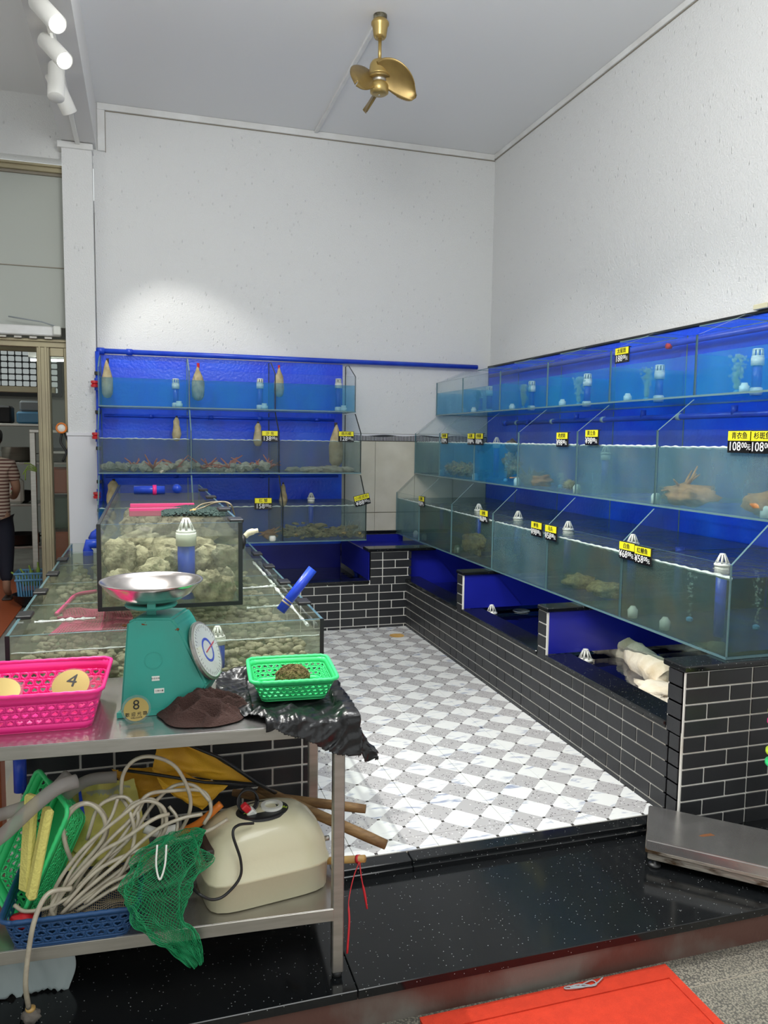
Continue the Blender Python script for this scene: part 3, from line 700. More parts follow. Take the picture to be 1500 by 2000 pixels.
def rack(name, label, W, tiers, s_edges, D, waters, wmats, dark_div=(), root=(0, 0, 0)):
    """stepped rack: each tier is one glass tank, all parts in world coordinates; W(s,d,z)->point"""
    out = []
    th = .010
    for ti, (d0, z0, z1, d1, z2) in enumerate(tiers):
        t = thing('fish_tank', label[ti], 'fish tank', W((s_edges[0]+s_edges[-1])/2, d0, z0))
        def pane(nm, a, b_, mt='glass'):
            A, B = W(*a), W(*b_); lo = [min(A[i], B[i]) for i in range(3)]; hi = [max(A[i], B[i]) for i in range(3)]
            MB().box(lo, hi, edge=1).build(nm, [M[mt], M['glass_edge']], t)
        for k in range(len(s_edges)-1):
            a, b_ = s_edges[k], s_edges[k+1]
            pane('front_pane', (a+.003, d0, z0+th), (b_-.003, d0+.008, z1))
        pane('bottom_pane', (s_edges[0], d0, z0), (s_edges[-1], D, z0+th))
        for k, sv in enumerate(s_edges):
            e0, e1 = (sv, sv+th) if k == 0 else ((sv-th, sv) if k == len(s_edges)-1 else (sv-th/2, sv+th/2))
            poly = [W(e0, d0+.008, z0+th), W(e0, d0+.008, z1), W(e0, d1+.004, z2-.012), W(e0, D, z2-.012), W(e0, D, z0+th)]
            MB().prism(poly, W(e1, 0, 0)-W(e0, 0, 0), 0, 1).build('divider', [M['glass'], M['seal'] if sv in dark_div else M['glass_edge']], t)
        zw = waters[ti]
        for k in range(len(s_edges)-1):
            a, b_ = s_edges[k]+th, s_edges[k+1]-th
            P = [W(a, d0+.009, z0+th+.001), W(b_, d0+.009, z0+th+.001), W(b_, D-.01, z0+th+.001), W(a, D-.01, z0+th+.001)]
            nu = 10
            mb = MB(); mb.prism(P, (0, 0, zw-z0-th), 0); mb.m[1] = 1; mb.m[0] = 0
            mb.build('water', [M[wmats[ti][k % len(wmats[ti])]], M['surface']], t)
            if ti < 2 or zw < 1.7:
                pts = []
                for q in range(41):
                    s_ = a+.004+(b_-a-.008)*q/40; pts.append(W(s_, d0+.0185, zw+.002*math.sin(q*1.7)+.003*noise.noise(Vector((s_*9, ti, 0)))))
                rr = [.0035+.0060*abs(noise.noise(Vector((q*.4, k, ti))))+(.004*(1-q/40) if W is WR else 0) for q in range(41)]
                MB().tube(pts, rr, 6).build('foam_line', M['foam'], t, kind='stuff')
        out.append(t)
    return out
YE = [2.60, 3.37, 4.135, 4.905, 5.665, 6.425, 7.075]
WR = lambda s, d, z: Vector((d, s, z))
tiersR = [(2.30, .705, 1.105, 2.48, 1.28), (2.48, 1.28, 1.668, 2.69, 1.84), (2.69, 1.84, 2.155, 2.98, 2.285)]
zR = (1.045, 1.585, 2.055)
RT = rack('fish_tank', ['bottom tier of the long stepped glass tanks on the right wall',
          'middle tier of the long stepped glass tanks on the right wall',
          'top tier of the long stepped glass tanks on the right wall'], WR, tiersR, YE, WX-.024, zR,
          [['water_dark', 'water_dark', 'water_teal'], ['water_teal', 'water_teal', 'water_teal', 'water_blue', 'water_blue', 'water_teal'], ['water_blue']])
XE = [-.36, .355, 1.072, 1.79]
WL = lambda s, d, z: Vector((s, d, z))
tiersL = [(6.31, .745, 1.075, 6.50, 1.305), (6.50, 1.305, 1.655, 6.70, 1.84), (6.70, 1.84, 2.155, 6.95, 2.285)]
zL = (1.045, 1.585, 2.075)
LT = rack('fish_tank', ['bottom tier of the three-cell glass tanks on the back wall',
          'middle tier of the three-cell glass tanks on the back wall',
          'top tier of the three-cell glass tanks on the back wall'], WL, tiersL, XE, WY-.032, zL,
          [['water_blue', 'water_mid', 'water_mid'], ['water_mid'], ['water_blue']], dark_div=(1.79, 1.072))
# top glass strip of right upper tank (cover) + frame strip against the wall
MB().cbox((WX-.035, 2.60, 2.316), (WX-.001, WY-.02, 2.335), .004).build('wall_ledge', M['seal'], label='dark sealing strip along the right wall above the top tanks', cat='strip')
b = MB()
for k in range(6):
    b.box((2.985, YE[k]+.05, 2.258), (3.2, YE[k]+.35, 2.264), edge=1)
    b.build('cover_glass', [M['glass'], M['glass_edge']], RT[2]); b = MB()

def pipe(pts, r, name, label, mt='pipe', fit=(), n=12, sp=False):
    t = thing(name, label, 'pipe', pts[0])
    MB().tube(spline(pts, 6) if sp else pts, r, n).build('tube', M[mt], t, smooth=True)
    for (p, ax, l, rr, m_) in fit:
        p = Vector(p); a = Vector(ax).normalized()
        MB().tube([p-a*l/2, p+a*l/2], rr, n).build('coupling', M[m_], t, smooth=True)
    return t
pipe([(-.385, 7.045, 2.318), (3.10, 7.045, 2.318)], .022, 'water_pipe', 'long blue pipe running along the back wall above the tank rack',
     fit=[((-.35, 7.045, 2.318), (1, 0, 0), .06, .028, 'pipe'), ((-.12, 7.045, 2.318), (1, 0, 0), .05, .027, 'pipe')])
t = pipe([(-.372, 6.93, 2.30), (-.372, 6.93, .75), (-.372, 6.7, .70)], .018, 'water_pipe', 'upright blue pipe with red valve handles beside the white column')
for k, (px, py) in enumerate(((180, 750), (182, 851), (181, 967))):
    c = at(px, py, 'y', 6.90); c.x = -.385
    b = MB().lathe([(.012, -.028), (.028, -.026), (.030, -.008), (.02, 0), (.030, .008), (.028, .026), (.012, .028)], (0, 0, 0), 10, mt=Matrix.Translation(c+Vector((-.01, -.02, 0))))
    b.build('valve_handle', M['red_plastic'], t, label='red valve handle')
    MB().lathe([(.026, -.05), (.026, .05)], c+Vector((.012, .02, 0)), 12).build('valve_body', M['pipe'], t)
for z in (2.12, 1.80, 1.50, 1.22, .98):
    MB().cbox((-.396, 6.905, z-.015), (-.35, 6.95, z+.015), .004).build('clip', M['black_plastic'], t)
# pipes under the upper tiers
pipe([(3.02, 2.5, 1.76), (3.02, 6.25, 1.76)], .017, 'water_pipe', 'blue pipe with grey couplings under the top right tanks',
     fit=[((3.02, y, 1.76), (0, 1, 0), .03, .021, 'pipe_grey') for y in (3.1, 3.9, 4.7, 5.4, 6.0)]+[((3.02, 6.22, 1.76), (0, 1, 0), .05, .024, 'pipe'), ((3.02, 5.8, 1.76), (0, 1, 0), .06, .024, 'pipe')]
     + [((3.02, y, 1.785), (0, 0, 1), .05, .018, 'pipe') for y in (3.45, 4.25, 5.05)])
pipe([(3.17, 2.5, 2.225), (3.17, 6.9, 2.225)], .018, 'water_pipe', 'blue supply pipe inside the top right tanks close to the wall',
     fit=[((3.15, y, 2.21), (1, 0, 0), .03, .018, 'red_plastic') for y in (2.75, 3.35, 4.2)])
pipe([(-.33, 6.98, 1.775), (1.66, 6.98, 1.775)], .013, 'water_pipe', 'thin blue pipe below the top tanks of the back rack',
     fit=[((x, 6.98, 1.775), (1, 0, 0), .04, .017, 'pipe') for x in (.05, .55, .98, 1.5)])
pipe([(-.33, 6.98, 1.262), (1.70, 6.98, 1.262)], .012, 'water_pipe', 'thin blue pipe below the middle tanks of the back rack',
     fit=[((x, 6.98, 1.262), (1, 0, 0), .04, .016, 'pipe') for x in (.25, 1.0)])
MB().cbox((3.20, 3.46, 2.336), (3.255, 3.56, 2.366), .004).build('rubber_block', M['cream'], label='small cream block lying on the wall ledge above the top right tanks', cat='block')

# standpipes in the tanks
def standpipe(x, y, z0, z1, label, group, cap=True, colr='pipe', r=.024):
    t = thing('standpipe', label, 'standpipe', (x, y, z0), group=group)
    MB().tube([(x, y, z0), (x, y, z1-.055)], r, 14).build('tube', M[colr], t, smooth=True)
    MB().tube([(x, y, z1-.075), (x, y, z1-.035)], r+.008, 16).build('collar', M['white_plastic'], t, smooth=True)
    o = inst('strainer', CROWN if cap else STR, t, (x, y, z1-.038)); o.scale = (.9, .9, .9)
    if cap:
        MB().lathe([(r+.004, 0), (r+.008, .012), (r+.008, .035), (r+.002, .04)], (x, y, z0), 14).build('base_fitting', M['white_plastic'], t, smooth=True)
    return t
g = 'white-capped blue standpipes in the tanks'
for i, (px, yb) in enumerate(((343, 6.86), (508, 6.86), (661, 6.86))):
    c = at(px, 742, 'y', yb)
    standpipe(c.x, yb, 1.852, c.z, '%s white-capped standpipe in the top tank of the back rack' % ['left', 'middle', 'right'][i], g)
    MB().lathe([(.030, 0), (.030, .03), (.022, .03), (.022, .05)], (c.x+.02, 6.74, 1.851), 14).build('drain_fitting', M['white_plastic'], LT[2], smooth=True)
for k, (px, py) in enumerate(((1481, 685), (1289, 716), (1148, 733), (1039, 747), (956, 757), (938, 762))):
    x = 2.98 if k < 5 else 3.0; c = at(px, py, 'x', x)
    standpipe(x, c.y, 1.852, c.z, 'white-capped standpipe in the top right tank, %s from the near end' % ['first', 'second', 'third', 'fourth', 'fifth', 'sixth'][k], g)
for k, (px, py) in enumerate(((1452, 790), (1225, 795), (1098, 797), (1000, 800), (925, 805), (907, 808))):
    c = at(px, py, 'x', 2.75); MB().lathe([(.024, 0), (.024, .03), (.018, .032), (.014, .045)], (2.75, c.y, 1.851), 12).build('drain_fitting', M['white_plastic'], RT[2], smooth=True)
for k, (px, py) in enumerate(((1500, 1000), (1281, 972), (1127, 958), (1010, 945), (928, 930), (862, 925))):
    c = at(px, py, 'x', 2.52); MB().lathe([(.024, 0), (.024, .04), (.018, .05), (.012, .055)], (2.52, min(max(c.y, 2.66), 7.0), 1.291), 12).build('drain_fitting', M['white_plastic'], RT[1], smooth=True)
for k, (px, py) in enumerate(((1235, 1210), (1300, 1190), (892, 1082), (828, 1058), (812, 1050))):
    c = at(px, py, 'x', 2.36); MB().lathe([(.024, 0), (.026, .04), (.018, .05), (.012, .06)], (2.36, c.y, .716), 12).build('drain_fitting', M['white_plastic'], RT[0], smooth=True)
names = ['nearest', 'second', 'third', 'fourth', 'fifth']
for k, (px, py) in enumerate(((1411, 1095), (1236, 1055), (1110, 1028), (1012, 1007), (935, 992))):
    c = at(px, py, 'z', 1.07)
    standpipe(min(max(c.x, 2.42), 3.1), c.y, .716, 1.085, '%s standpipe in the bottom right tanks, strainer at the waterline' % names[k], g, cap=False)
for k, (px, py) in enumerate(((1183, 885), (970, 865), (876, 875))):
    c = at(px, py, 'x', 2.9)
    standpipe(2.9, c.y, 1.291, c.z+.03, '%s white-topped standpipe in the middle right tanks' % ['nearest', 'second', 'farthest'][k], g, cap=False)
c = at(612, 985, 'z', 1.06)
standpipe(1.42, 6.85, .756, 1.10, 'standpipe in the bottom right cell of the back rack', g, cap=False)

# air stones with bubble columns
def bubbles(x, y, z0, z1, label, n=70, r=.012, spread=.02):
    t = thing('air_stone', label, 'air stone', (x, y, z0))
    MB().lathe([(.012, 0), (.016, .006), (.016, .018), (.006, .024)], (x, y, z0), 10).build('stone', M['sky_plastic'], t)
    b = MB()
    for k in range(n):
        u = R_.random(); w_ = spread*(.35+u)
        b.blob((x+R_.gauss(0, w_*.5), y+R_.gauss(0, w_*.6), z0+.03+(z1-z0-.03)*u), r*R_.uniform(.25, .6), amp=0, sub=1)
    b.build('bubbles', M['bubbles'], t, smooth=True, kind='stuff')
for k, (px, y_) in enumerate(((1440, 0), (1264, 0), (1131, 0), (1024, 0), (934, 0))):
    c = at(px, 740, 'x', 2.86)
    bubbles(2.86, c.y, 1.852, 2.05, 'air stone with bubble plume, %s from the near end, top right tanks' % ['first', 'second', 'third', 'fourth', 'fifth'][k], 230, .018, .026)
for k, (px, py, x, z0, z1, lb) in enumerate(((987, 955, 2.60, 1.30, 1.57, 'pale blue air stone beside the fish in the middle right tank'), (1094, 968, 2.60, 1.30, 1.40, 'pale blue air stone near the divider in the middle right tank'),
                                     (1346, 1220, 2.55, .73, 1.03, 'pale blue air stone in the nearest bottom right tank'), (1478, 1200, 2.75, .73, 1.02, 'air stone behind the near end pane of the bottom right tanks'))):
    c = at(px, py, 'x', x); bubbles(x, max(c.y, 2.7), z0, z1, lb, 60)
pipe([Vector((2.78, at(1325, 1140, 'x', 2.78).y, .72)), Vector((2.78, at(1325, 1140, 'x', 2.78).y, 1.04))], .024, 'standpipe', 'bright blue upright pipe under the water of the nearest bottom right tank')
pipe([Vector((2.95, 2.72, .72)), Vector((2.95, 2.72, 1.03))], .024, 'standpipe', 'bright blue upright pipe at the near end of the bottom right tanks')
pipe([Vector((2.62, at(862, 1050, 'x', 2.62).y, .78)), Vector((2.62, at(862, 1050, 'x', 2.62).y, 1.02))], .018, 'standpipe', 'thin blue upright pipe in the far bottom right tank')

# filter socks
def sock(px, py_top, py_bot, y, r, label, neck=.35, red=False):
    a = at(px, py_top, 'y', y); b_ = at(px, py_bot, 'y', y); h = a.z-b_.z
    t = thing('filter_sock', label, 'filter sock', b_)
    prof = [(0, 0), (r*.55, h*.03), (r*.9, h*.12), (r, h*.28), (r*.95, h*.5), (r*.72, h*.68), (r*neck, h*.84), (r*neck*.5, h*.97), (r*.1, h)]
    mb = MB().lathe(prof, (0, 0, 0), 16)
    mb.v = [tuple(Vector(v)*1+Vector((noise.noise(Vector(v)*25), noise.noise(Vector(v)*25+Vector((3, 0, 0))), 0))*.008+Vector((b_.x, b_.y, b_.z))) for v in mb.v]
    mb.build('bag', M['sock'], t, smooth=True)
    MB().tube([a+Vector((0, 0, -.03)), a+Vector((0, 0, .012))], r*.22, 8).build('tie', M['red_plastic' if red else 'rubber'], t)
sock(210, 703, 778, 6.90, .047, 'long narrow filter sock hanging at the left end of the top back tanks', .45)
sock(387, 712, 783, 6.88, .055, 'swollen pale filter sock with red tie in the top back tanks, second from the left', .3, True)
sock(545, 716, 776, 6.88, .045, 'small round-bottomed filter sock with red tie in the top back tank on the right', .35, True)
sock(345, 815, 862, 6.86, .036, 'short grey-beige filter sock in the middle back tank on the left', .7)
sock(504, 826, 872, 6.86, .040, 'brown filter sock behind the 138 price tag', .7)
sock(656, 828, 912, 6.80, .065, 'large drooping filter sock under the 128 price tag', .45)
sock(222, 938, 995, 6.86, .055, 'brown filter sock behind the far left corner of the upper island tank', .8)
sock(553, 945, 990, 6.86, .035, 'narrow brown filter sock beside the divider in the bottom back tank', .6)

# ================================================================== PRICE TAGS
DIG = {}
def price_tag(c, rz, title, price, label, w=.13, tilt=0, yen=True):
    """c: top centre; faces -y when rz=0"""
    t = thing('price_tag', label, 'price tag', c, group='yellow and black price tags on the tank fronts', rot=(0, tilt, rz))
    hh = w*.30
    ts_ = inst('title_strip', MB().cbox((-w/2, -.006, -hh), (w/2, -.003, 0), .001).mesh('strip', M['yellow']), t, local=True)
    ps_ = inst('price_strip', MB().cbox((-w/2, -.006, -hh*2.25), (w/2, -.003, -hh), .001).mesh('strip', M['tag_black']), t, local=True)
    inst('holder', MB().cbox((-w/2-.004, -.003, -hh*2.25), (w/2+.004, .003, .003), .001).box((-w/2, .003, -.002), (w/2, .016, .002)).mesh('holder', M['black_plastic']), t, local=True)
    k = ('t', title)
    if k not in DIG: DIG[k] = text_mesh(title, .030, 'ink')
    o = inst('lettering', DIG[k], ts_, (0, -.0068, -hh*.5), (math.pi/2, 0, 0), local=True); o.scale = (w/.13,)*3
    k = ('p', price)
    if k not in DIG:
        DIG[k] = (text_mesh(('¥' if yen and len(price) < 3 else '')+price, .052, 'white_ink', align='RIGHT'), text_mesh('00', .032, 'white_ink', align='LEFT'), text_mesh('元', .026, 'white_ink', align='LEFT'))
    a, b_, c_ = DIG[k]
    for me, x, dz in ((a, .012, 0), (b_, .014, .006), (c_, .041, -.003)):
        o = inst('digits', me, ps_, (x*w/.13, -.0068, -hh*1.62+dz), (math.pi/2, 0, 0), local=True); o.scale = (w/.13*.92, w/.13, w/.13)
def ltag(px, py, y, *a, **k): price_tag(at(px, py, 'y', y-.004), 0, *a, **k)
def rtag(px, py, x, *a, **k): price_tag(at(px, py, 'x', x-.004), -math.pi/2, *a, **k)
ltag(527, 842, 6.50, '沙 虫', '138', 'price tag reading 138 at the central divider of the back rack')
ltag(676, 843, 6.50, '南风螺', '128', 'rightmost price tag on the middle back tanks, reading 128 in front of the drooping sock')
ltag(514, 973, 6.31, '红 蟹', '158', 'price tag reading 158 on the bottom tanks of the back rack', w=.135)
ltag(705, 967, 6.30, '小皮皮虾', '88', 'tilted price tag reading 88 at the right corner of the back rack', tilt=-.24, w=.13)
rtag(1216, 679, 2.69, '太星斑', '188', 'price tag reading 188 on the top right tanks', w=.13)
rtag(869, 847, 2.48, '龙虎斑', '78', 'farthest price tag on the middle right tanks')
rtag(921, 847, 2.48, '石斑', '98', 'price tag left of the spiny shell heap pair on the middle right tanks')
rtag(937, 847, 2.48, '珍珠斑', '88', 'price tag right beside its neighbour above the brown spiny heap, middle right tanks')
rtag(1099, 845, 2.48, '老虎斑', '98', 'price tag left of the divider at the centre of the middle right tanks')
rtag(1157, 840, 2.48, '黄立鱼', '98', 'price tag right of the divider at the centre of the middle right tanks')
rtag(1447, 842, 2.48, '青衣鱼', '108', 'left tag of the two reading 108 on the middle right tanks', w=.14)
rtag(1492, 842, 2.48, '杉斑鱼', '108', 'right tag of the two reading 108 on the middle right tanks', w=.14)
rtag(824, 970, 2.30, '白鲳', '58', 'farthest price tag on the bottom right tanks')
rtag(946, 997, 2.30, '金鲳', '68', 'price tag reading 68 alone beside a divider on the bottom right tanks')
rtag(1049, 1020, 2.30, '鲈鱼', '98', 'price tag left of the divider on the bottom right tanks reading 98')
rtag(1077, 1027, 2.30, '乌头', '58', 'price tag right of the divider on the bottom right tanks reading 58')
rtag(1226, 1060, 2.30, '白鱼', '68', 'near left price tag reading 68 on the bottom right tanks', w=.125)
rtag(1257, 1069, 2.30, '红鳝鱼', '58', 'nearest price tag reading 58 on the bottom right tanks', w=.125)

# ================================================================== SEA CREATURES IN THE TANKS
def crinoid(b, c, r, arms, seed):
    rr = random.Random(seed)
    for k in range(arms):
        q = 2*math.pi*k/arms+rr.uniform(-.3, .3); el = rr.uniform(.05, .9); l = r*rr.uniform(.7, 1.1)
        d = Vector((math.cos(q)*math.cos(el), math.sin(q)*math.cos(el)*.6, math.sin(el))); m_ = Vector(c)+d*l*.5+Vector((0, 0, .01))
        b.tube([Vector(c), m_, Vector(c)+d*l+Vector((rr.uniform(-.02, .02), 0, rr.uniform(-.01, .02)))], [.008, .007, .004], 6)
red = [(300, 905), (345, 912), (262, 915), (398, 905), (410, 915), (442, 898), (448, 908), (482, 915), (497, 908), (521, 918), (527, 912)]
for k, (px, py) in enumerate(red):
    c = at(px, py, 'y', 6.60+.05*(k % 3)); c.z = 1.325; b = MB(); c.z += .02; crinoid(b, c, .12+.03*(k % 2), 5+k % 3, k)
    b.build('red_crab', M['red_shell'], label='red long-legged shellfish on the floor of the middle back tanks, %s from the left' % ['third', 'fourth', 'first', 'fifth', 'sixth', 'seventh', 'eighth', 'ninth', 'tenth', 'last', 'eleventh'][k] if k != 2 else 'leftmost red long-legged shellfish on the floor of the middle back tanks', cat='shellfish', group='red shellfish in the middle back tanks', smooth=True)
b = MB()
for k in range(170):
    x = R_.uniform(-.33, 1.03); c = (x, R_.uniform(6.53, 6.9), 1.318+R_.uniform(0, .035)+.03*max(0, noise.noise(Vector((x*6, 0, 1)))))
    b.blob((c[0], c[1], c[2]+R_.uniform(0, .03)), R_.uniform(.020, .048), (1, R_.uniform(.6, 1.2), R_.uniform(.5, .9)), .4, 2, 1, k)
b.build('shell_bed', M['shell_pale'], label='pale shells and whelks covering the floor of the middle back tanks', cat='shells', kind='stuff')
for k, (x, y, s_) in enumerate(((1.22, 6.62, .055), (1.36, 6.60, .065), (1.56, 6.62, .075), (1.68, 6.66, .06), (1.50, 6.75, .06))):
    b = MB().blob((x, y, 1.318+s_*.3), s_, (1.4, .9, .42), .3, 1.6, 3, k+20)
    b.build('abalone', M['shell_pale'], label='flat grey-green shell in the middle back tank under the 128 tag, %s from the left' % ['first', 'second', 'fourth', 'fifth', 'third'][k], cat='shell', group='flat shells under the 128 tag', smooth=True)
b = MB()
for k in range(240):
    c = (R_.uniform(1.10, 1.76), R_.uniform(6.34, 6.85), .775+abs(R_.gauss(0, .03)))
    b.blob(c, R_.uniform(.016, .034), (R_.uniform(1, 2.4), .8, .6), .4, 2, 1, k, rot=Matrix.Rotation(R_.uniform(0, 3), 3, 'Z').to_euler())
b.build('shrimp_bed', M['brown_shell'], label='heap of mantis shrimps on the floor of the bottom right back tank', cat='shrimps', kind='stuff')
b = MB()
for k in range(14):
    c = Vector((1.68+R_.uniform(-.06, .06), 6.42+R_.uniform(-.05, .05), .80)); b.tube([c, c+Vector((R_.uniform(-.05, .06), R_.uniform(-.02, .02), R_.uniform(.04, .11)))], [.007, .002], 5)
b.build('spiny_shell', M['shell_pale'], label='spiny pale shell standing up at the right corner of the bottom back tank', cat='shell')
b = MB(); b.blob((.98, 6.42, .80), .05, (1.2, 1, .8), .4, 2, 3, 3); crinoid(b, (.98, 6.40, .80), .10, 8, 5)
b.build('orange_crab', M['orange_shell'], label='orange-red crab behind the glass left of the divider, bottom back tanks', cat='crab', smooth=True)
MB().lathe([(.026, 0), (.030, .01), (.030, .035), (.024, .045)], (.99, 6.335, .757), 14).build('drain_fitting', M['white_plastic'], LT[0], smooth=True)
# right tanks
def spiny(c, r, label, name='sea_urchin', mt='brown_shell', n=130, sc=(1, 1, .8)):
    t = thing(name, label, 'sea urchin' if name == 'sea_urchin' else 'crab', c)
    c = Vector(c); MB().blob(c, r*.82, sc, .25, 2.5, 3, int(r*999)).build('body', M[mt], t, smooth=True)
    b = MB(); rr = random.Random(int(c.x*999))
    for k in range(n):
        d = Vector((rr.gauss(0, 1), rr.gauss(0, 1), rr.gauss(0, .8))).normalized(); d = Vector((d.x*sc[0], d.y*sc[1], d.z*sc[2]))
        b.tube([c+d*r*.7, c+d*r*1.12], [r*.05, r*.01], 4, cap=False)
    b.build('spines', M['net_tan'], t, kind='stuff')
for k, px in enumerate((887, 903, 919)):
    c = at(px, 922, 'x', 2.56); spiny((c.x, c.y, 1.362), .078, 'brown spiny crab in the far middle right tank, %s from the left' % ['first', 'second', 'third'][k], 'spiny_crab', sc=(1, 1.1, .85))
c = at(942, 933, 'x', 2.60); spiny((c.x, c.y, 1.335), .055, 'small dark spiny crab right of the divider beside the brown heap', 'spiny_crab', 'fish')
c = at(1112, 966, 'x', 2.58); spiny((c.x, c.y, 1.332), .045, 'small round dark urchin near the foot of a divider, middle right tanks')
def fish(c, l, label, yaw=0, pitch=0, mt='fish'):
    t = thing('fish', label, 'fish', c, rot=(0, pitch, yaw))
    prof = [(-.5, .004), (-.46, .05), (-.35, .12), (-.18, .17), (.0, .175), (.18, .13), (.33, .06), (.42, .035)]
    mb = MB(); n = 14; rings = []
    for s_, r in prof:
        rings.append([(s_*l, math.cos(2*math.pi*j/n)*r*l*.42, math.sin(2*math.pi*j/n)*r*l) for j in range(n)])
    vs = [p for r in rings for p in r]; fs = [(i*n+j, i*n+(j+1) % n, (i+1)*n+(j+1) % n, (i+1)*n+j) for i in range(len(prof)-1) for j in range(n)]
    fs += [tuple(range(n-1, -1, -1)), tuple((len(prof)-1)*n+j for j in range(n))]
    mb.add(vs, fs); inst('body', mb.mesh('body', M[mt], True), t, local=True)
    def fin(nm, pts): inst(nm, MB().prism([(x*l, -.002, z*l) for x, z in pts], (0, .004, 0)).mesh(nm, M[mt]), t, local=True)
    fin('tail_fin', [(.40, 0), (.56, .13), (.52, 0), (.56, -.13)]); fin('dorsal_fin', [(-.2, .16), (-.05, .25), (.2, .18), (.25, .10)]); fin('belly_fin', [(.05, -.16), (.15, -.23), (.25, -.11)])
    for sd in (-1, 1):
        inst('eye', MB().blob((-.40*l, sd*.034*l, .03*l), .012*l*1.4, amp=0, sub=1).mesh('eye', M['white_plastic'], True), t, local=True)
c = at(948, 874, 'x', 2.62); fish(c, .18, 'small dark fish under the twin tags in the far middle right tank', math.pi/2+.3, .35)
c = at(1001, 873, 'x', 2.62); fish(c, .26, 'larger dark fish nosing down beside the divider, middle right tanks', -math.pi/2, .15)
c = at(1000, 905, 'x', 2.72); MB().blob(c, .085, (.7, 1, 1.15), .35, 2, 3, 9).build('soft_turtle', M['brown_shell'], label='mottled round turtle clinging to the glass beside the divider, middle right tanks', cat='turtle', smooth=True)
c = at(1045, 945, 'x', 2.66); b = MB().blob((c.x, c.y, 1.335), .10, (1, 1.5, .45), .35, 2, 3, 12); crinoid(b, (c.x-.05, c.y, 1.33), .15, 9, 3)
b.build('orange_crab', M['orange_shell'], label='orange-brown crab on the floor of the central middle right tank', cat='crab', smooth=True)
c = at(1345, 970, 'x', 2.62); b = MB().blob((c.x, c.y, 1.345), .12, (.8, 1.35, .45), .3, 2, 3, 13); crinoid(b, (c.x, c.y+.05, 1.35), .18, 8, 8)
b.build('orange_lobster', M['orange_shell'], label='orange lobster on the floor right of the divider in the near middle right tank', cat='lobster', smooth=True)
b = MB().blob((2.62, 2.72, 1.345), .12, (1, 1.0, .5), .3, 2, 3, 15)
b.build('brown_ray', M['orange_shell'], label='rusty brown shellfish at the near end of the middle right tanks', cat='shellfish', smooth=True)
c = at(925, 1055, 'x', 2.44); b = MB().blob((c.x, c.y, .80), .11, (.7, 1.3, .75), .35, 2, 3, 16)
b.build('brown_shellfish', M['brown_shell'], label='brown fuzzy shellfish left of a divider in the bottom right tanks', cat='shellfish', smooth=True)
for k, px in enumerate((985, 1130, 1180)):
    c = at(px, 1100+k*40, 'x', 2.5); b = MB().blob((c.x, c.y, .765), .085, (1, 1.5, .5), .3, 2, 3, 17+k)
    b.build('grey_shellfish', M['brown_shell'], label='dim brown shellfish on the floor of the bottom right tanks, %s from the far end' % ['first', 'second', 'third'][k], cat='shellfish', smooth=True)

# ================================================================== ISLAND TANKS
ix0, ix1, iy0, iy1, iz0, iz1 = -.449, .617, 2.74, 5.08, .715, .942
ib = thing('tank_plinth', 'black tiled plinth under the island tanks behind the steel table', 'plinth', (.08, 2.76, 0))
MB().box((ix0+.03, 2.752, -.02), (ix1-.032, 5.0, .70)).build('grout', M['grout'], ib)
bricks(ib, (ix0+.03, 2.752, 0), (1, 0, 0), ix1-ix0-.062, 10, first=1, phase=.03, zt=.735-.0685+.0)
bricks(ib, (ix1-.032, 2.752, 0), (0, 1, 0), 2.24, 9, first=0, zt=.6665)
it = thing('shellfish_tank', 'wide lower glass island tank full of clams behind the scale', 'shellfish tank', (.08, iy0, iz0))
def pane(nm, a, b_, parent, mt='glass_green', em='glass_edge', **kw): return MB().box(a, b_, edge=1).build(nm, [M[mt], M[em]], parent, **kw)
pane('bottom_pane', (ix0, iy0, iz0-.012), (ix1, iy1, iz0), it)
pane('front_pane', (ix0+.012, iy0, iz0), (ix1-.012, iy0+.010, iz1), it)
pane('back_pane', (ix0+.012, iy1-.010, iz0), (ix1-.012, iy1, iz1), it)
pane('side_pane', (ix0, iy0, iz0), (ix0+.010, iy1, iz1), it); pane('side_pane', (ix1-.010, iy0, iz0), (ix1, iy1, iz1), it)
for y in (3.25, 3.72, 4.25, 4.72): pane('divider', (ix0+.012, y, iz0), (ix1-.012, y+.008, iz1-.005), it)
for x in (ix0-.001, ix1-.013): MB().box((x, iy0-.002, iz0-.012), (x+.014, iy0+.006, iz1+.001)).build('seal', M['seal'], it)
for y in (3.0, 3.45, 3.9, 4.35):
    for x in (ix0-.008, ix1-.045): MB().cbox((x, y, iz1-.004), (x+.053, y+.09, iz1+.010), .003).build('clamp', M['black_plastic'], it)
for y in (2.80, 3.2, 3.7, 4.2, 4.7):
    b = MB().box((ix0+.011, y, iz1-.03), (ix1-.011, y+.0, iz1-.03))
wz = .878
mb = MB(); P = [(ix0+.012, iy0+.012, iz0+.002), (ix1-.012, iy0+.012, iz0+.002), (ix1-.012, iy1-.012, iz0+.002), (ix0+.012, iy1-.012, iz0+.002)]
mb.prism(P, (0, 0, wz-iz0)); mb.m[1] = 1; mb.build('water', [M['water_green'], M['surface_island']], it)
pts = [(ix0+.014+(ix1-ix0-.028)*q/80, iy0+.0135, wz+.002+.003*noise.noise(Vector((q*.3, 0, 0)))) for q in range(81)]
MB().tube(pts, [.002+.004*abs(noise.noise(Vector((q*.23, 3, 0)))) for q in range(81)], 6).build('foam_line', M['foam'], it, kind='stuff')
b = MB()
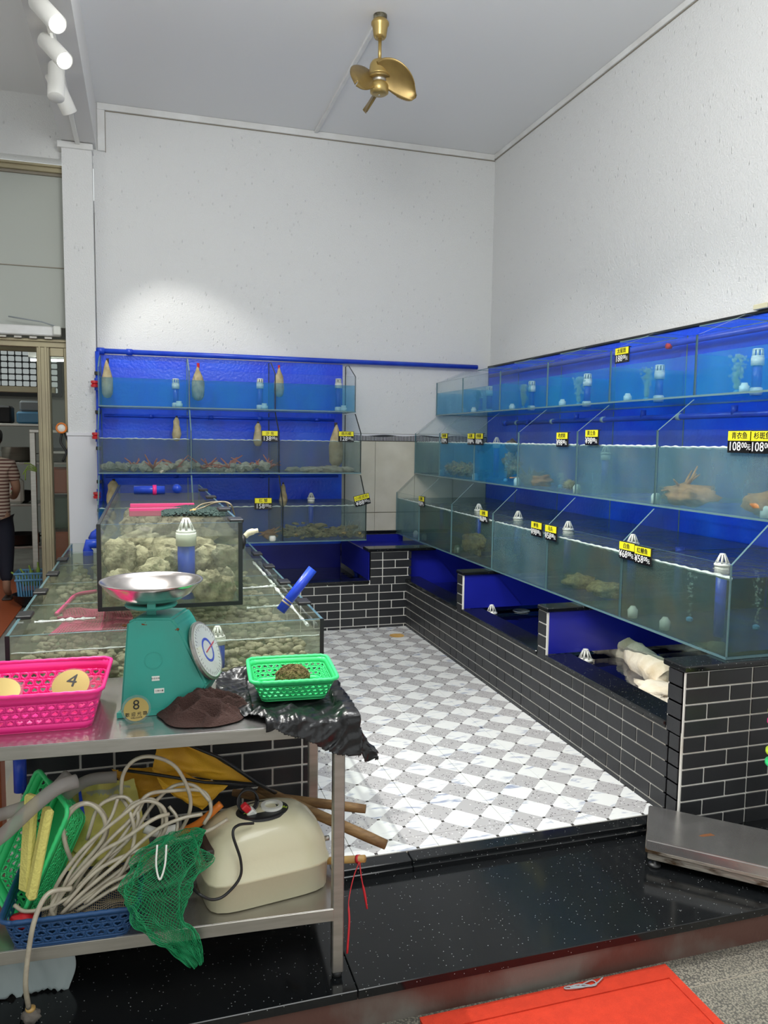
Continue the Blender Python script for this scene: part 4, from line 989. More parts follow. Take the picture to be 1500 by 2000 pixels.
for (x0_, y0_, x1_, y1_) in ((.59, 2.9, .59, 3.7), (.40, 3.26, .59, 3.28), (.40, 3.70, .60, 3.73), (-.42, 3.2, -.2, 3.22), (.595, 3.74, .59, 4.5)):
    pts = [(x0_+(x1_-x0_)*q/24+.006*noise.noise(Vector((q, 1, 1))), y0_+(y1_-y0_)*q/24, wz+.004) for q in range(25)]
    b.tube(pts, [.003+.010*abs(noise.noise(Vector((q*.4, 7, x0_)))) for q in range(25)], 6)
b.build('foam_patch', M['foam'], it, kind='stuff')
# clam bed
b = MB()
for k in range(1700):
    y = iy0+.03+(iy1-iy0-.06)*R_.random()**1.4; x = R_.uniform(ix0+.03, ix1-.04)
    h = .04+.045*noise.noise(Vector((x*4, y*3, 0)))+(.03 if x < .1 else 0)
    b.blob((x, y, iz0+.01+h*R_.random()**.5+.02), R_.uniform(.010, .022), (1.25, .9, .6), .15, 2, 1, k, rot=Matrix.Rotation(R_.uniform(0, 6), 3, 'X').to_euler())
b.build('clam_bed', M['clams'], label='bed of beige clams on the floor of the wide island tank', cat='clams', smooth=True, kind='stuff')
sp_ = thing('standpipe', 'blue standpipe with pale collar behind the front pane of the wide island tank', 'standpipe', (.217, 2.83, iz0))
c = at(425, 1290, 'y', 2.83)
MB().tube([(c.x, 2.83, iz0+.002), (c.x, 2.83, .86)], .026, 16).build('tube', M['pipe'], sp_, smooth=True)
MB().tube([(c.x, 2.83, .85), (c.x, 2.83, .875)], .030, 16).build('collar', M['white_plastic'], sp_, smooth=True)
o = inst('strainer', STR, sp_, (c.x, 2.83, .873)); o.scale = (.7,)*3
# pink mesh basket half under water in the left of the lower tank
b = MB().grid(lambda u, v: (-.36+.27*u+.03*math.sin(v*3), 3.10+.42*v, .862+.012*math.sin(u*9)*math.sin(v*7)-.02*abs(u-.5)), 26, 26)
b.build('pink_basket', M['pink_dull'], label='pink mesh basket awash in the left side of the wide island tank', cat='basket')
for o in (bpy.data.objects['pink_basket'],):
    wmod = o.modifiers.new('w', 'WIREFRAME'); wmod.thickness = .004
b = MB().tube(spline([at(110, 1200, 'z', .874), at(130, 1180, 'z', .872), at(150, 1162, 'z', .872), at(188, 1155, 'z', .872)], 6), .009, 8).tube([at(112, 1207, 'z', .872), at(190, 1204, 'z', .870)], .006, 8)
b.build('pink_strap', M['pink_dull'], label='pink plastic handle floating in the wide island tank left of the upper tank', cat='handle', smooth=True)

# upper tank
ux0, ux1, uy0, uy1, uz0, uz1 = -.178, .357, 3.05, 5.55, .945, 1.272
ut = thing('oyster_tank', 'narrow upper glass island tank holding big oysters', 'oyster tank', (.09, uy0, uz0))
pane('bottom_pane', (ux0, uy0, uz0), (ux1, uy1, uz0+.010), ut)
pane('front_pane', (ux0+.010, uy0, uz0+.01), (ux1-.010, uy0+.010, uz1), ut)
pane('back_pane', (ux0+.010, uy1-.010, uz0+.01), (ux1-.010, uy1, uz1), ut)
pane('side_pane', (ux0, uy0, uz0+.01), (ux0+.010, uy1, uz1), ut); pane('side_pane', (ux1-.010, uy0, uz0+.01), (ux1, uy1, uz1), ut)
for x in (ux0-.002, ux1-.014): MB().box((x, uy0-.003, uz0), (x+.016, uy0+.007, uz1)).build('seal', M['seal'], ut)
MB().box((ux0, uy0-.004, uz0-.001), (ux1, uy0+.006, uz0+.014)).build('seal', M['seal'], ut)
MB().box((ux0-.001, uy0, uz1-.004), (ux0+.011, uy1, uz1+.002)).build('rim_strip', M['seal'], ut)
for y in (3.07, 3.55, 4.3, 4.9): MB().cbox((ux1-.045, y, uz1-.004), (ux1+.010, y+.10, uz1+.010), .003).build('clamp', M['black_plastic'], ut)
mb = MB(); P = [(ux0+.012, uy0+.012, uz0+.012), (ux1-.012, uy0+.012, uz0+.012), (ux1-.012, uy1-.012, uz0+.012), (ux0+.012, uy1-.012, uz0+.012)]
mb.prism(P, (0, 0, 1.218-uz0-.012)); mb.m[1] = 1; mb.build('water', [M['water_green'], M['surface_island']], ut)
sp_ = thing('standpipe', 'thick blue standpipe with white collar and strainer among the big oysters', 'standpipe', (.16, 3.17, uz0))
c = at(364, 1100, 'y', 3.17); cx = c.x
MB().tube([(cx, 3.17, uz0+.012), (cx, 3.17, 1.185)], .034, 20).build('tube', M['pipe'], sp_, smooth=True)
MB().tube([(cx, 3.17, 1.17), (cx, 3.17, 1.222)], .040, 20).build('collar', M['white_plastic'], sp_, smooth=True)
o = inst('strainer', STR, sp_, (cx, 3.17, 1.221)); o.scale = (.95,)*3
# oysters
def oyster(c, s_, rot, label, seed, mt='shell'):
    t = thing('oyster', label, 'oyster', c, rot=rot, group='big oysters in the upper island tank')
    mb = MB()
    bm = bmesh.new(); bmesh.ops.create_icosphere(bm, subdivisions=4, radius=1)
    for v in bm.verts:
        p = v.co.copy(); q = math.atan2(p.z, p.x)
        k = 1+.22*noise.noise(Vector((math.cos(q)*1.6, math.sin(q)*1.6, seed)))+.07*math.sin(14*math.hypot(p.x, p.z)+seed)
        k += .20*noise.fractal(p*3.0+Vector((seed*2, 0, 0)), .7, 2, 6)+.06*abs(noise.noise(p*11+Vector((seed, 0, 0))))
        v.co = Vector((p.x*k*1.0, p.y*(.36+.2*noise.noise(p*2+Vector((seed, 0, 0)))), p.z*k*1.15))*s_
    mb.bm(bm); inst('shell', mb.mesh('shell', M[mt], True), t, local=True)
oy = [(240, 1150, .060, 'pale crusted oyster low at the left of the blue standpipe'), (225, 1090, .062, 'rough oyster stacked at the upper left of the oyster tank'),
      (262, 1100, .070, 'large craggy oyster at the top of the left heap'), (300, 1125, .060, 'oyster on the right of the left heap beside the standpipe'),
      (330, 1100, .052, 'shaded oyster just left of the blue standpipe'), (398, 1105, .066, 'large oval oyster with banded rim right of the standpipe'),
      (405, 1150, .064, 'dark oyster below the banded one, right of the standpipe'), (440, 1085, .042, 'smooth pale shell high at the right pane'),
      (440, 1125, .040, 'small whitish oyster at the right pane'), (445, 1165, .052, 'rough oyster in the lower right corner of the oyster tank'),
      (285, 1170, .058, 'oyster at the bottom behind the weighing pan'), (215, 1170, .055, 'oyster in the lower left corner of the oyster tank')]
for k, (px, py, s_, lb) in enumerate(oy):
    y = 3.13+.05*(k % 3); c = at(px, py, 'y', y)
    c.z = max(c.z, uz0+.012+s_*.8); c.x = min(max(c.x, ux0+.015+s_), ux1-.015-s_)
    oyster(c, s_, (R_.uniform(-.3, .3), R_.uniform(-.8, .8), R_.uniform(-.4, .4)), lb, k*1.7+.4, 'shell_pale' if k in (7, 8) else 'shell')
b = MB()
for k in range(160):
    y = R_.uniform(3.35, 5.4); b.blob((R_.uniform(ux0+.06, ux1-.06), y, 1.0+R_.uniform(0, .10)), R_.uniform(.03, .055), (1.2, .9, .7), .4, 2.2, 2, k, rot=Matrix.Rotation(R_.uniform(0, 6), 3, 'X').to_euler())
b.build('oyster_heap', M['shell'], label='heap of rough oysters filling the rear of the upper island tank', cat='oysters', smooth=True, kind='stuff')
# dark net, pink tray, pipes at the back of the upper tank
b = MB().grid(lambda u, v: at(315+125*u, 1008-22*v*math.sin(math.pi*(.15+.7*u)), 'z', 1.225+.02*math.sin(u*math.pi)*math.sin(v*math.pi)+.004*noise.noise(Vector((u*30, v*30, 0)))), 46, 14)
o = b.build('net_bag', M['net_dark'], label='dark green net bag awash in the upper island tank', cat='net'); mo = o.modifiers.new('w', 'WIREFRAME'); mo.thickness = .005
t = bpy.data.objects['net_bag']
MB().tube(spline([at(377, 998, 'z', 1.24), at(395, 985, 'z', 1.26), at(430, 980, 'z', 1.285), at(450, 985, 'z', 1.285), at(458, 1005, 'z', 1.22)], 6), .004, 6).build('cord', M['net_tan'], t, smooth=True)
MB().tube(spline([at(377, 998, 'z', 1.24), at(400, 990, 'z', 1.25), at(420, 982, 'z', 1.28), at(440, 981, 'z', 1.285), at(447, 992, 'z', 1.25)], 6), .004, 6).build('cord', M['net_tan'], t, smooth=True)
MB().blob(at(377, 998, 'z', 1.242), .016, (1, 1, .8), .4, 2, 2).build('knot', M['bamboo'], t, smooth=True)
M_tray = 'pink_dull'; t = thing('pink_tray', 'pink plastic tray standing in the far half of the upper island tank', 'tray', at(315, 990, 'z', 1.2))
a, b2 = at(252, 992, 'z', 1.235), at(385, 990, 'z', 1.235)
MB().cbox((a.x, a.y, 1.19), (b2.x, a.y+.012, 1.234), .003).build('near_side', M['pink_dull'], t)
MB().cbox((a.x, a.y+.25, 1.19), (b2.x, a.y+.262, 1.236), .003).build('far_side', M['pink_dull'], t)
MB().cbox((a.x, a.y+.012, 1.19), (b2.x, a.y+.25, 1.20), .002).build('base', M['pink_dull'], t)
pipe([at(262, 957, 'z', 1.25), at(322, 957, 'z', 1.25)], .028, 'water_pipe', 'short horizontal blue pipe at the far end of the upper island tank', fit=[(at(302, 957, 'z', 1.25), (1, 0, 0), .025, .034, 'pink')])
c = at(346, 955, 'z', 1.25); pipe([c, c+Vector((0, .10, 0))], .030, 'water_pipe', 'blue pipe end pointing at the viewer at the far end of the upper island tank', n=16)
pipe([at(172, 1075, 'y', 4.98)+Vector((0, 0, -.18)), at(172, 1075, 'y', 4.98), at(172, 1062, 'y', 4.98), at(200, 1062, 'y', 4.98)], .030, 'water_pipe', 'blue elbow pipe reaching over the left edge of the wide island tank')
pipe([at(182, 1055, 'y', 5.3), at(186, 1046, 'y', 5.3), at(200, 1036, 'y', 5.3)], .034, 'water_pipe', 'blue bent pipe joining behind the upper island tank')
pipe([at(548, 1193, 'y', 2.93), at(611, 1111, 'y', 2.93)], .019, 'loose_pipe', 'bright blue pipe leaning out of the right corner of the wide island tank', n=18,
     fit=[(at(559, 1178, 'y', 2.93), at(611, 1111, 'y', 2.93)-at(548, 1193, 'y', 2.93), .006, .0205, 'net_tan'), (at(563, 1173, 'y', 2.93), at(611, 1111, 'y', 2.93)-at(548, 1193, 'y', 2.93), .004, .0205, 'net_tan')])
t = thing('hose_nozzle', 'pale horn-shaped scoop sticking out behind the right side of the upper tank', 'scoop', at(478, 1050, 'y', 3.3))
MB().tube(spline([at(478, 1048, 'y', 3.3), at(488, 1040, 'y', 3.3), at(504, 1036, 'y', 3.3)], 5), [.012]*4+[.014]*4+[.010]*3, 10).build('horn', M['cream'], t, smooth=True)
MB().blob(at(474, 1058, 'y', 3.28), .032, (.45, .8, 1), .1, 2, 2).build('grip', M['black_plastic'], t, smooth=True)

# ================================================================== STEEL TABLE
TA = math.radians(-3.5); TO = Vector((.552, 2.100, 0)); TUX = Vector((math.cos(TA), math.sin(TA), 0)); TUY = Vector((-math.sin(TA), math.cos(TA), 0))
TM = Matrix.Translation(TO) @ Matrix.Rotation(TA, 4, 'Z')
tb = thing('steel_table', 'stainless steel work table with a lower shelf in front of the island tanks', 'table', TO, TA)
TZ = .79
def tbx(nm, a, b_, r=.002, mt='steel'): inst(nm, MB().cbox(a, b_, r).mesh(nm, M[mt]), tb, local=True)
tbx('table_top', (-1.45, 0, TZ-.003), (0, .56, TZ), .001, 'steel_top')
tbx('apron', (-1.45, 0, TZ-.038), (0, .004, TZ-.003), .001); tbx('apron', (-.004, .004, TZ-.038), (0, .56, TZ-.003), .001); tbx('apron', (-1.45, .556, TZ-.038), (-.004, .56, TZ-.003), .001)
tbx('shelf', (-1.44, .008, .217), (-.012, .55, .222), .001, 'steel_top'); tbx('shelf_apron', (-1.44, .004, .185), (-.042, .009, .222), .001)
tbx('shelf_apron', (-.016, .04, .185), (-.011, .52, .222), .001); tbx('shelf_apron', (-1.44, .545, .185), (-.042, .55, .222), .001)
for x, y in ((-.045, .006), (-.045, .516), (-1.44, .006), (-1.44, .516)): tbx('leg', (x, y, .018), (x+.034, y+.034, TZ-.004), .003)
for x, y in ((-.045, .006), (-.045, .516)): inst('foot', MB().lathe([(.014, 0), (.016, .006), (.015, .018)], (x+.017, y+.017, .0005 if y < .1 else .04*0+.0005), 12).mesh('foot', M['black_plastic'], True), tb, local=True)

# ------------------------------------------------------------------ heart baskets
def basket(name, label, cx, cy, z0, a0, b0, a1, b1, h, mt, rz=0, rows=3, cell=.022, tiltm=None, zrows=(.18, .74)):
    t = thing(name, label, 'basket', (cx, cy, z0), rz)
    if tiltm is not None: t.rotation_euler = tiltm
    cr = .22
    def P(s_, v):       # s_ 0..1 round the rounded rectangle, v 0..1 height
        A, B = a0+(a1-a0)*v, b0+(b1-b0)*v; r = cr*min(A, B)
        segs = [2*(A-r), math.pi/2*r, 2*(B-r), math.pi/2*r]*2; L = sum(segs); d_ = (s_ % 1)*L
        x, y, q = -(A-r), -B, 0; 
        cs = [(A-r, -(B-r), -math.pi/2), (A-r, B-r, 0), (-(A-r), B-r, math.pi/2), (-(A-r), -(B-r), math.pi)]
        st_ = [(-(A-r), -B, 1, 0), (A, -(B-r), 0, 1), (A-r, B, -1, 0), (-A, B-r, 0, -1)]
        for k in range(4):
            if d_ <= segs[2*k]: return Vector((st_[k][0]+st_[k][2]*d_, st_[k][1]+st_[k][3]*d_, h*v))
            d_ -= segs[2*k]
            if d_ <= segs[2*k+1]:
                q = cs[k][2]+d_/r; return Vector((cs[k][0]+r*math.cos(q), cs[k][1]+r*math.sin(q), h*v))
            d_ -= segs[2*k+1]
        return Vector((-(A-r), -B, h*v))
    per = 4*(a0+b0); nc = max(12, int(per/cell)); n = nc
    heart = []
    for k in range(12):
        q = 2*math.pi*k/12+math.pi/12; x = 16*math.sin(q)**3/17; y = (13*math.cos(q)-5*math.cos(2*q)-2*math.cos(3*q)-math.cos(4*q))/17
        heart.append((x*.34, y*.32+.02))
    def sq(x, y):
        m_ = max(abs(x), abs(y), 1e-6); return (x/m_*.5, y/m_*.5)
    b = MB()
    b.grid(lambda u, v: P(u, v*zrows[0]), n*2, 2); b.grid(lambda u, v: P(u, zrows[1]+(1-zrows[1])*v), n*2, 2)
    dv = (zrows[1]-zrows[0])/rows
    for r in range(rows):
        for c in range(n):
            off = .5*(r % 2); fl = -1 if (c % 2) else 1
            inn, outr = [], []
            hs = sorted(heart, key=lambda p: math.atan2(p[1], p[0]))
            for x, y in hs:
                y2 = y*fl; 
                inn.append((x, y2))
            if fl < 0: inn = inn[::-1]
            ang = [math.atan2(y, x) for x, y in inn]
            outr = [sq(math.cos(q), math.sin(q)) for q in ang]
            m_ = len(inn); vs = []
            for x, y in outr+inn:
                vs.append(P((c+.5+x+off)/n, zrows[0]+dv*(r+.5+y)))
            # square corners are added as extra points so that neighbours meet
            b.add(vs, [(k, (k+1) % m_, m_+(k+1) % m_, m_+k) for k in range(m_)])
            for sx, sy in ((1, 1), (-1, 1), (-1, -1), (1, -1)):
                qc = math.atan2(sy, sx); 
                ks = [k for k in range(m_)]
                for k in ks:
                    q0, q1 = ang[k], ang[(k+1) % m_]
                    if q1 < q0: q1 += 2*math.pi
                    if q0 < qc < q1 or q0 < qc+2*math.pi < q1:
                        b.add([P((c+.5+outr[k][0]+off)/n, zrows[0]+dv*(r+.5+outr[k][1])), P((c+.5+.5*sx+off)/n, zrows[0]+dv*(r+.5+.5*sy)), P((c+.5+outr[(k+1) % m_][0]+off)/n, zrows[0]+dv*(r+.5+outr[(k+1) % m_][1]))], [(0, 1, 2)])
    ring = [P(k/64, 0) for k in range(64)]
    b.add(ring, [tuple(range(64))])
    o = inst('body', b.mesh('body', M[mt], True), t, local=True)
    sm = o.modifiers.new('s', 'SOLIDIFY'); sm.thickness = .0022
    rim = [P(k/96, 1) for k in range(97)]
    inst('rim', MB().tube([p+Vector((p.x, p.y, 0)).normalized()*.003+Vector((0, 0, .0012*(k % 2))) for k, p in enumerate(rim)], .0062, 8).mesh('rim', M[mt], True), t, local=True)
    return t
basket('plastic_basket', 'pink heart-pierced plastic basket at the left end of the steel table', -.355, 2.385, TZ+.001, .205, .135, .235, .170, .112, 'pink', rz=TA+.02, cell=.0235)
basket('plastic_basket', 'bright green heart-pierced basket on the black bag at the table corner', .428, 2.36, TZ+.022, .098, .095, .128, .130, .068, 'green_plastic', rz=TA-.02, cell=.0165)
basket('plastic_basket', 'dark blue heart-pierced basket on the lower shelf holding hoses', -.205, 2.285, .224, .15, .13, .175, .15, .088, 'navy_plastic', rz=TA, cell=.027, zrows=(.10, .84))
# lime band inside the blue basket
b = MB()
for k, (px, py) in enumerate(((68, 1870), (95, 1863), (118, 1856), (133, 1849), (155, 1842))):
    b.cbox(at(px-8, py+4, 'y', 2.165), at(px+8, py-4, 'y', 2.185), .002)
b.build('lime_bottle_strip', M['lime'], label='lime green strip showing through the holes of the dark blue basket', cat='plastic strip')

# acrylic number plates
def plate(name, label, loc, rot, txt, sub=True, r=.034):
    t = thing(name, label, 'table sign', loc, rot=rot, group=None)
    inst('acrylic_disc', MB().lathe([(0, -.002), (r+.006, -.002), (r+.006, .002), (0, .002)], n=40, mt=Matrix.Translation((0, 0, r+.012)) @ Matrix.Rotation(math.pi/2, 4, 'X')).mesh('disc', M['acrylic']), t, local=True)
    gd_ = inst('gold_disc', MB().lathe([(0, .0022), (r, .0022), (r, .0030), (0, .0030)], n=40, mt=Matrix.Translation((0, 0, r+.012)) @ Matrix.Rotation(math.pi/2, 4, 'X')).mesh('disc', M['gold_plate']), t, local=True)
    inst('acrylic_base', MB().cbox((-.045, -.028, 0), (.045, .022, .010), .002).mesh('base', M['acrylic']), t, local=True)
    inst('lettering', text_mesh(txt, .040*r/.034, 'ink', .0003), gd_, (0, -.0036, r+.024), (math.pi/2, 0, 0), local=True)
    if sub:
        inst('lettering', text_mesh('歡 迎 光 臨', .0125*r/.034, 'ink', .0003), gd_, (0, -.0036, r-.002), (math.pi/2, 0, 0), local=True)
        inst('lettering', text_mesh('WELCOME', .0065*r/.034, 'ink', .0003), gd_, (0, -.0036, r-.012), (math.pi/2, 0, 0), local=True)
plate('number_sign', 'round gold table sign numbered 8 standing in front of the scale', (-.036, 2.228, TZ+.001), (0, 0, .12), '8')
plate('number_sign', 'gold table sign numbered 4 lying back in the pink basket', (-.235, 2.33, TZ+.045), (-.9, .1, -.25), '4', False, .052)
plate('number_sign', 'gold table sign lying face up at the left of the pink basket', (-.385, 2.28, TZ+.06), (-1.1, -.1, .25), ' ', False, .055)
for k, (x, y, z, a, b_, c_, w_, lb) in enumerate(((-.40, 2.42, .87, .9, .3, .2, .05, 'clear acrylic block tilted at the upper left of the pink basket'), (-.18, 2.42, .86, 1.2, -.1, .1, .045, 'clear acrylic block standing at the right end of the pink basket'),
                                      (-.20, 2.27, .862, .25, .05, -.2, .06, 'clear acrylic bar at the front right of the pink basket'), (-.31, 2.28, .858, .3, -.12, .25, .06, 'clear acrylic bar at the front left of the pink basket'))):
    o = inst('acrylic_block', MB().cbox((-w_, -.02, -.005), (w_, .02, .005), .002).mesh('b', M['acrylic']), None, (x, y, z), (a, b_, c_)); tag(o, lb, 'acrylic block')

# ------------------------------------------------------------------ spring scale
sc = thing('spring_scale', 'turquoise spring scale with a steel weighing pan on the steel table', 'scale', (.02, 2.33, TZ))
f = 2.30
def sp2(px, py): return at(px, py, 'y', f)
prof = [(234, 1392), (247, 1216), (262, 1208), (335, 1208), (346, 1222), (404, 1338), (372, 1392)]
poly = [sp2(*p) for p in prof]
bm = bmesh.new(); vs = [bm.verts.new(p) for p in poly]; vs2 = [bm.verts.new(p+Vector((.055, .14, 0))) for p in poly]
bm.faces.new(vs); bm.faces.new(vs2[::-1]); n = len(vs)
for i in range(n): bm.faces.new((vs[i], vs2[i], vs2[(i+1) % n], vs[(i+1) % n]))
bmesh.ops.recalc_face_normals(bm, faces=bm.faces); bmesh.ops.bevel(bm, geom=list(bm.edges), offset=.006, segments=2, affect='EDGES')
mb = MB(); mb.bm(bm); mb.build('housing', M['turq'], sc)
bz = TZ+.0012; bx0, bx1 = sp2(228, 1400).x, sp2(378, 1400).x
MB().prism([(bx0, f-.006, bz), (bx1, f-.006, bz), (bx1+.06, f+.16, bz), (bx0+.06, f+.16, bz)], (0, 0, .016)).build('base', M['turq'], sc)
for x in (bx0+.012, bx1-.012): MB().lathe([(.009, 0), (.010, .0012)], (x, f+.01, TZ), 10).build('foot', M['rubber'], sc)
c1 = sp2(296, 1212); c2 = sp2(296, 1190)
MB().cbox((c1.x-.014, f+.045, c1.z-.01), (c1.x+.014, f+.085, c2.z-.005), .003).build('stem', M['turq'], sc)
pz = sp2(300, 1188).z; pcx = c1.x; pcy = f+.065
MB().lathe([(.025, -.012), (.072, -.006), (.076, 0), (.072, .004), (.05, .002), (0, .0)], (pcx, pcy, pz), 32).build('platter', M['turq'], sc, smooth=True)
for sx in (-1, 1): MB().cbox((pcx-.012, pcy+sx*.074-.004, pz-.002), (pcx+.012, pcy+sx*.074+.004, pz+.018), .002).build('pan_bracket', M['turq'], sc)
pr = [(0, .004), (.055, .006), (.085, .016), (.115, .034), (.134, .054), (.143, .066), (.148, .067), (.148, .064), (.138, .055), (.118, .031), (.087, .012), (.056, .002), (0, 0)]
MB().lathe(pr, (pcx+.002, pcy, pz+.005), 64, cap=False).build('pan', M['pan'], sc, smooth=True, label='round dished steel weighing pan')
# dial on the slanted right side
d0, d1 = sp2(349, 1226), sp2(408, 1345); ax_ = (d1-d0).normalized(); dep = Vector((math.sin(.40), math.cos(.40), 0)); nrm = (-ax_).cross(dep).normalized()
if nrm.x < 0: nrm = -nrm
dep2 = nrm.cross(-ax_).normalized(); dm = (d0+d1)/2+dep*.073+nrm*.004
rot = Matrix(((-ax_.x, dep2.x, nrm.x, dm.x), (-ax_.y, dep2.y, nrm.y, dm.y), (-ax_.z, dep2.z, nrm.z, dm.z), (0, 0, 0, 1)))
MB().lathe([(0, 0), (.088, 0), (.092, .004), (.092, .012), (.086, .014), (0, .014)], n=48, mt=rot).build('dial_case', M['steel'], sc, smooth=False); dcase = sc.children[-1] if False else bpy.data.objects['dial_case']
MB().lathe([(0, .0145), (.084, .0145), (.084, .0155), (0, .0155)], n=48, mt=rot).build('dial_face', M['dial'], dcase)
b = MB()
for k in range(40):
    q = 2*math.pi*k/40; r0 = .070 if k % 5 else .064
    a = Vector((math.cos(q), math.sin(q), 0)); s_ = Vector((-a.y, a.x, 0))*.0007
    b.prism([rot @ (a*r0-s_+Vector((0, 0, .0156))), rot @ (a*.079-s_+Vector((0, 0, .0156))), rot @ (a*.079+s_+Vector((0, 0, .0156))), rot @ (a*r0+s_+Vector((0, 0, .0156)))], nrm*.0003)
b.build('dial_marks', M['ink'], dcase, kind='stuff')
MB().lathe([(.030, .0156), (.038, .0156), (.038, .0162), (.030, .0162), (.030, .0156)], n=40, mt=rot, cap=False).build('dial_ring', M['pipe'], dcase)
MB().box((-.002, -.06, .0165), (.002, .02, .0175), mt=rot).build('needle', M['red_plastic'], dcase)
MB().lathe([(.090, .010), (.086, .0185), (0, .0185)], n=40, mt=rot, cap=False).build('dial_glass', M['acrylic'], dcase)
fr = Matrix.Translation((0, 0, 0))
o = MB().lathe([(.024, 0), (.0255, 0), (.0255, .001), (.024, .001), (.024, 0)], n=36, mt=Matrix.Translation(sp2(300, 1290)+Vector((0, -.0003, 0))) @ Matrix.Rotation(math.pi/2, 4, 'X'), cap=False).build('embossed_ring', M['turq'], sc)
for k, (px, py, w_, h_, mt_) in enumerate(((304, 1325, .022, .014, 'white_plastic'), (311, 1349, .028, .014, 'white_plastic'))):
    c = sp2(px, py); MB().cbox((c.x-w_/2, f-.0012, c.z-h_/2), (c.x+w_/2, f+.0004, c.z+h_/2), .0004).build('sticker', M[mt_], sc, label='worn white sticker')
    inst('lettering', text_mesh('工商计量' if k else '检定合格', .006, 'ink', .0001), sc, (c.x, f-.0014, c.z), (math.pi/2, 0, 0))
for px, py, r in ((283, 1220, .009), (270, 1216, .005), (243, 1222, .006), (345, 1230, .006)):
    c = sp2(px, py); MB().blob((c.x, f+.002, c.z), r, (1, .35, .7), .5, 3, 2, px).build('rust_spot', M['rust'], sc, smooth=True)

# brown towel
def lump(name, label, cat, mt, cx, cy, z, rx, ry, h, seed, fr=9, amp=.5, rz=0, n=60, edge=.004):
    def P(u, v):
        a = (u-.5)*2; b_ = (v-.5)*2; 
        x, y = a*math.sqrt(max(0, 1-b_*b_/2)), b_*math.sqrt(max(0, 1-a*a/2)); r = min(1, math.hypot(x, y))
        wob = 1+.22*noise.noise(Vector((x*1.5, y*1.5, seed)))
        X, Y = x*rx*wob, y*ry*wob; fold = abs(noise.noise(Vector((x*fr*.35+seed, y*fr*.35, 0))))
        wq = .5*noise.noise(Vector((x*2, y*2, seed))); ridged = 1-abs(noise.noise(Vector((x*fr*.16+wq, y*fr*.24+seed-wq, 3))))*2.6
        zz = edge+h*(1-r**2.2)*(.45+amp*ridged+.3*fold)
        c_, s_ = math.cos(rz), math.sin(rz)
        return Vector((cx+X*c_-Y*s_, cy+X*s_+Y*c_, z+max(zz, .002)))
    mb = MB().grid(P, n, n); m0 = len(mb.v)
    return mb.build(name, M[mt], label=label, cat=cat, smooth=True)
lump('towel', 'crumpled dark brown towel between the scale and the black bag', 'towel', 'towel', .165, 2.275, TZ+.001, .130, .12, .052, 2.3, fr=13, amp=.8, rz=-.15, n=90)
b = MB().cbox((.125, 2.315, .862), (.150, 2.325, .872), .003); b.build('peg', M['turq'], label='small turquoise clip lying on the brown towel', cat='clip')

# black plastic bag draped over the table corner
def rdg(x, y, k): return 1-2*abs(noise.noise(Vector((x, y, k))))
def bagP(u, v):
    a = -.37+u*.49; b_ = -.12+v*.62       # table coordinates: a along the front (right edge a=0), b_ depth (front edge 0)
    wx = .03*noise.noise(Vector((a*7, b_*7, 8)))
    x, y, z = a, b_, TZ+.004
    cr = .013*max(0, rdg((a+wx)*8, b_*3+a*5, 0))+.007*max(0, rdg((a-b_)*20, (b_+wx)*9, 3))+.0025*max(0, rdg(a*46, b_*30, 5))
    sit = 1 if (-.27 < a < -.02 and .10 < b_ < .40) else 0
    z += cr*(.30 if sit else 1.35)
    if b_ > .40: z += .03*math.sin(min(1, (b_-.40)/.09)*math.pi)*(1 if a < -.15 else .4)
    db = da = 0
    if b_ < .015:
        h = .015-b_; db = h*.95; y = -.008-.10*h-cr*.9
    if a > -.005:
        h = a+.005; da = h*1.05; x = .004+h*.50+cr*.9
    z -= max(da, db)+.12*min(da, db)
    return TM @ Vector((x, y, z))
def bag_keep(u, v):
    a = -.37+u*.49; b_ = -.12+v*.62
    lo = -.012-.095*max(0, min(1, (a+.22)/.22))+.010*noise.noise(Vector((a*30, 1, 0)))
    if a < -.24: lo = .03+(-.24-a)*.9+.02*noise.noise(Vector((a*40, 4, 0)))
    hi = .48-(abs(a+.13)*.25)+.02*noise.noise(Vector((a*25, 5, 0)))
    right = .108-.06*max(0, min(1, b_/.5))+.010*noise.noise(Vector((b_*26, 9, 0)))
    return lo < b_ < hi and a < right
nu, nv = 130, 160; b = MB().grid(bagP, nu, nv)
keep = [k for k, f_ in enumerate(b.f) if bag_keep(((k % nu)+.5)/nu, ((k//nu)+.5)/nv)]
b.f = [b.f[k] for k in keep]; b.m = [0]*len(b.f)
o = b.build('plastic_bag', M['binbag'], label='crumpled black plastic bag draped over the right corner of the steel table', cat='plastic bag', smooth=True)
bmx = bmesh.new(); bmx.from_mesh(o.data); bmesh.ops.delete(bmx, geom=[v for v in bmx.verts if not v.link_faces], context='VERTS'); bmx.to_mesh(o.data); bmx.free()
sm = o.modifiers.new('s', 'SOLIDIFY'); sm.thickness = .0012
# moss ball in green basket
t = thing('moss_ball', 'brown ball of dried moss in the bright green basket', 'moss', (.40, 2.37, TZ+.03))
mc = at(572, 1322, 'y', 2.36); mc.z = max(mc.z, TZ+.06)
MB().blob(mc, .045, (1.12, 1, .78), .15, 3, 3, 3).build('core', M['moss'], t, smooth=True)
b = MB()
for k in range(900):
    d = Vector((R_.gauss(0, 1), R_.gauss(0, 1), R_.gauss(0, 1))).normalized(); p = mc+Vector((d.x*.050, d.y*.045, d.z*.036)); s_ = d.cross(Vector((R_.gauss(0, 1), R_.gauss(0, 1), R_.gauss(0, 1)))).normalized()
    b.tube([p-s_*.008, p+d*.004, p+s_*.008+d*.002], [.0008, .0012, .0005], 3, cap=False)
b.build('strands', M['moss'], t, kind='stuff')

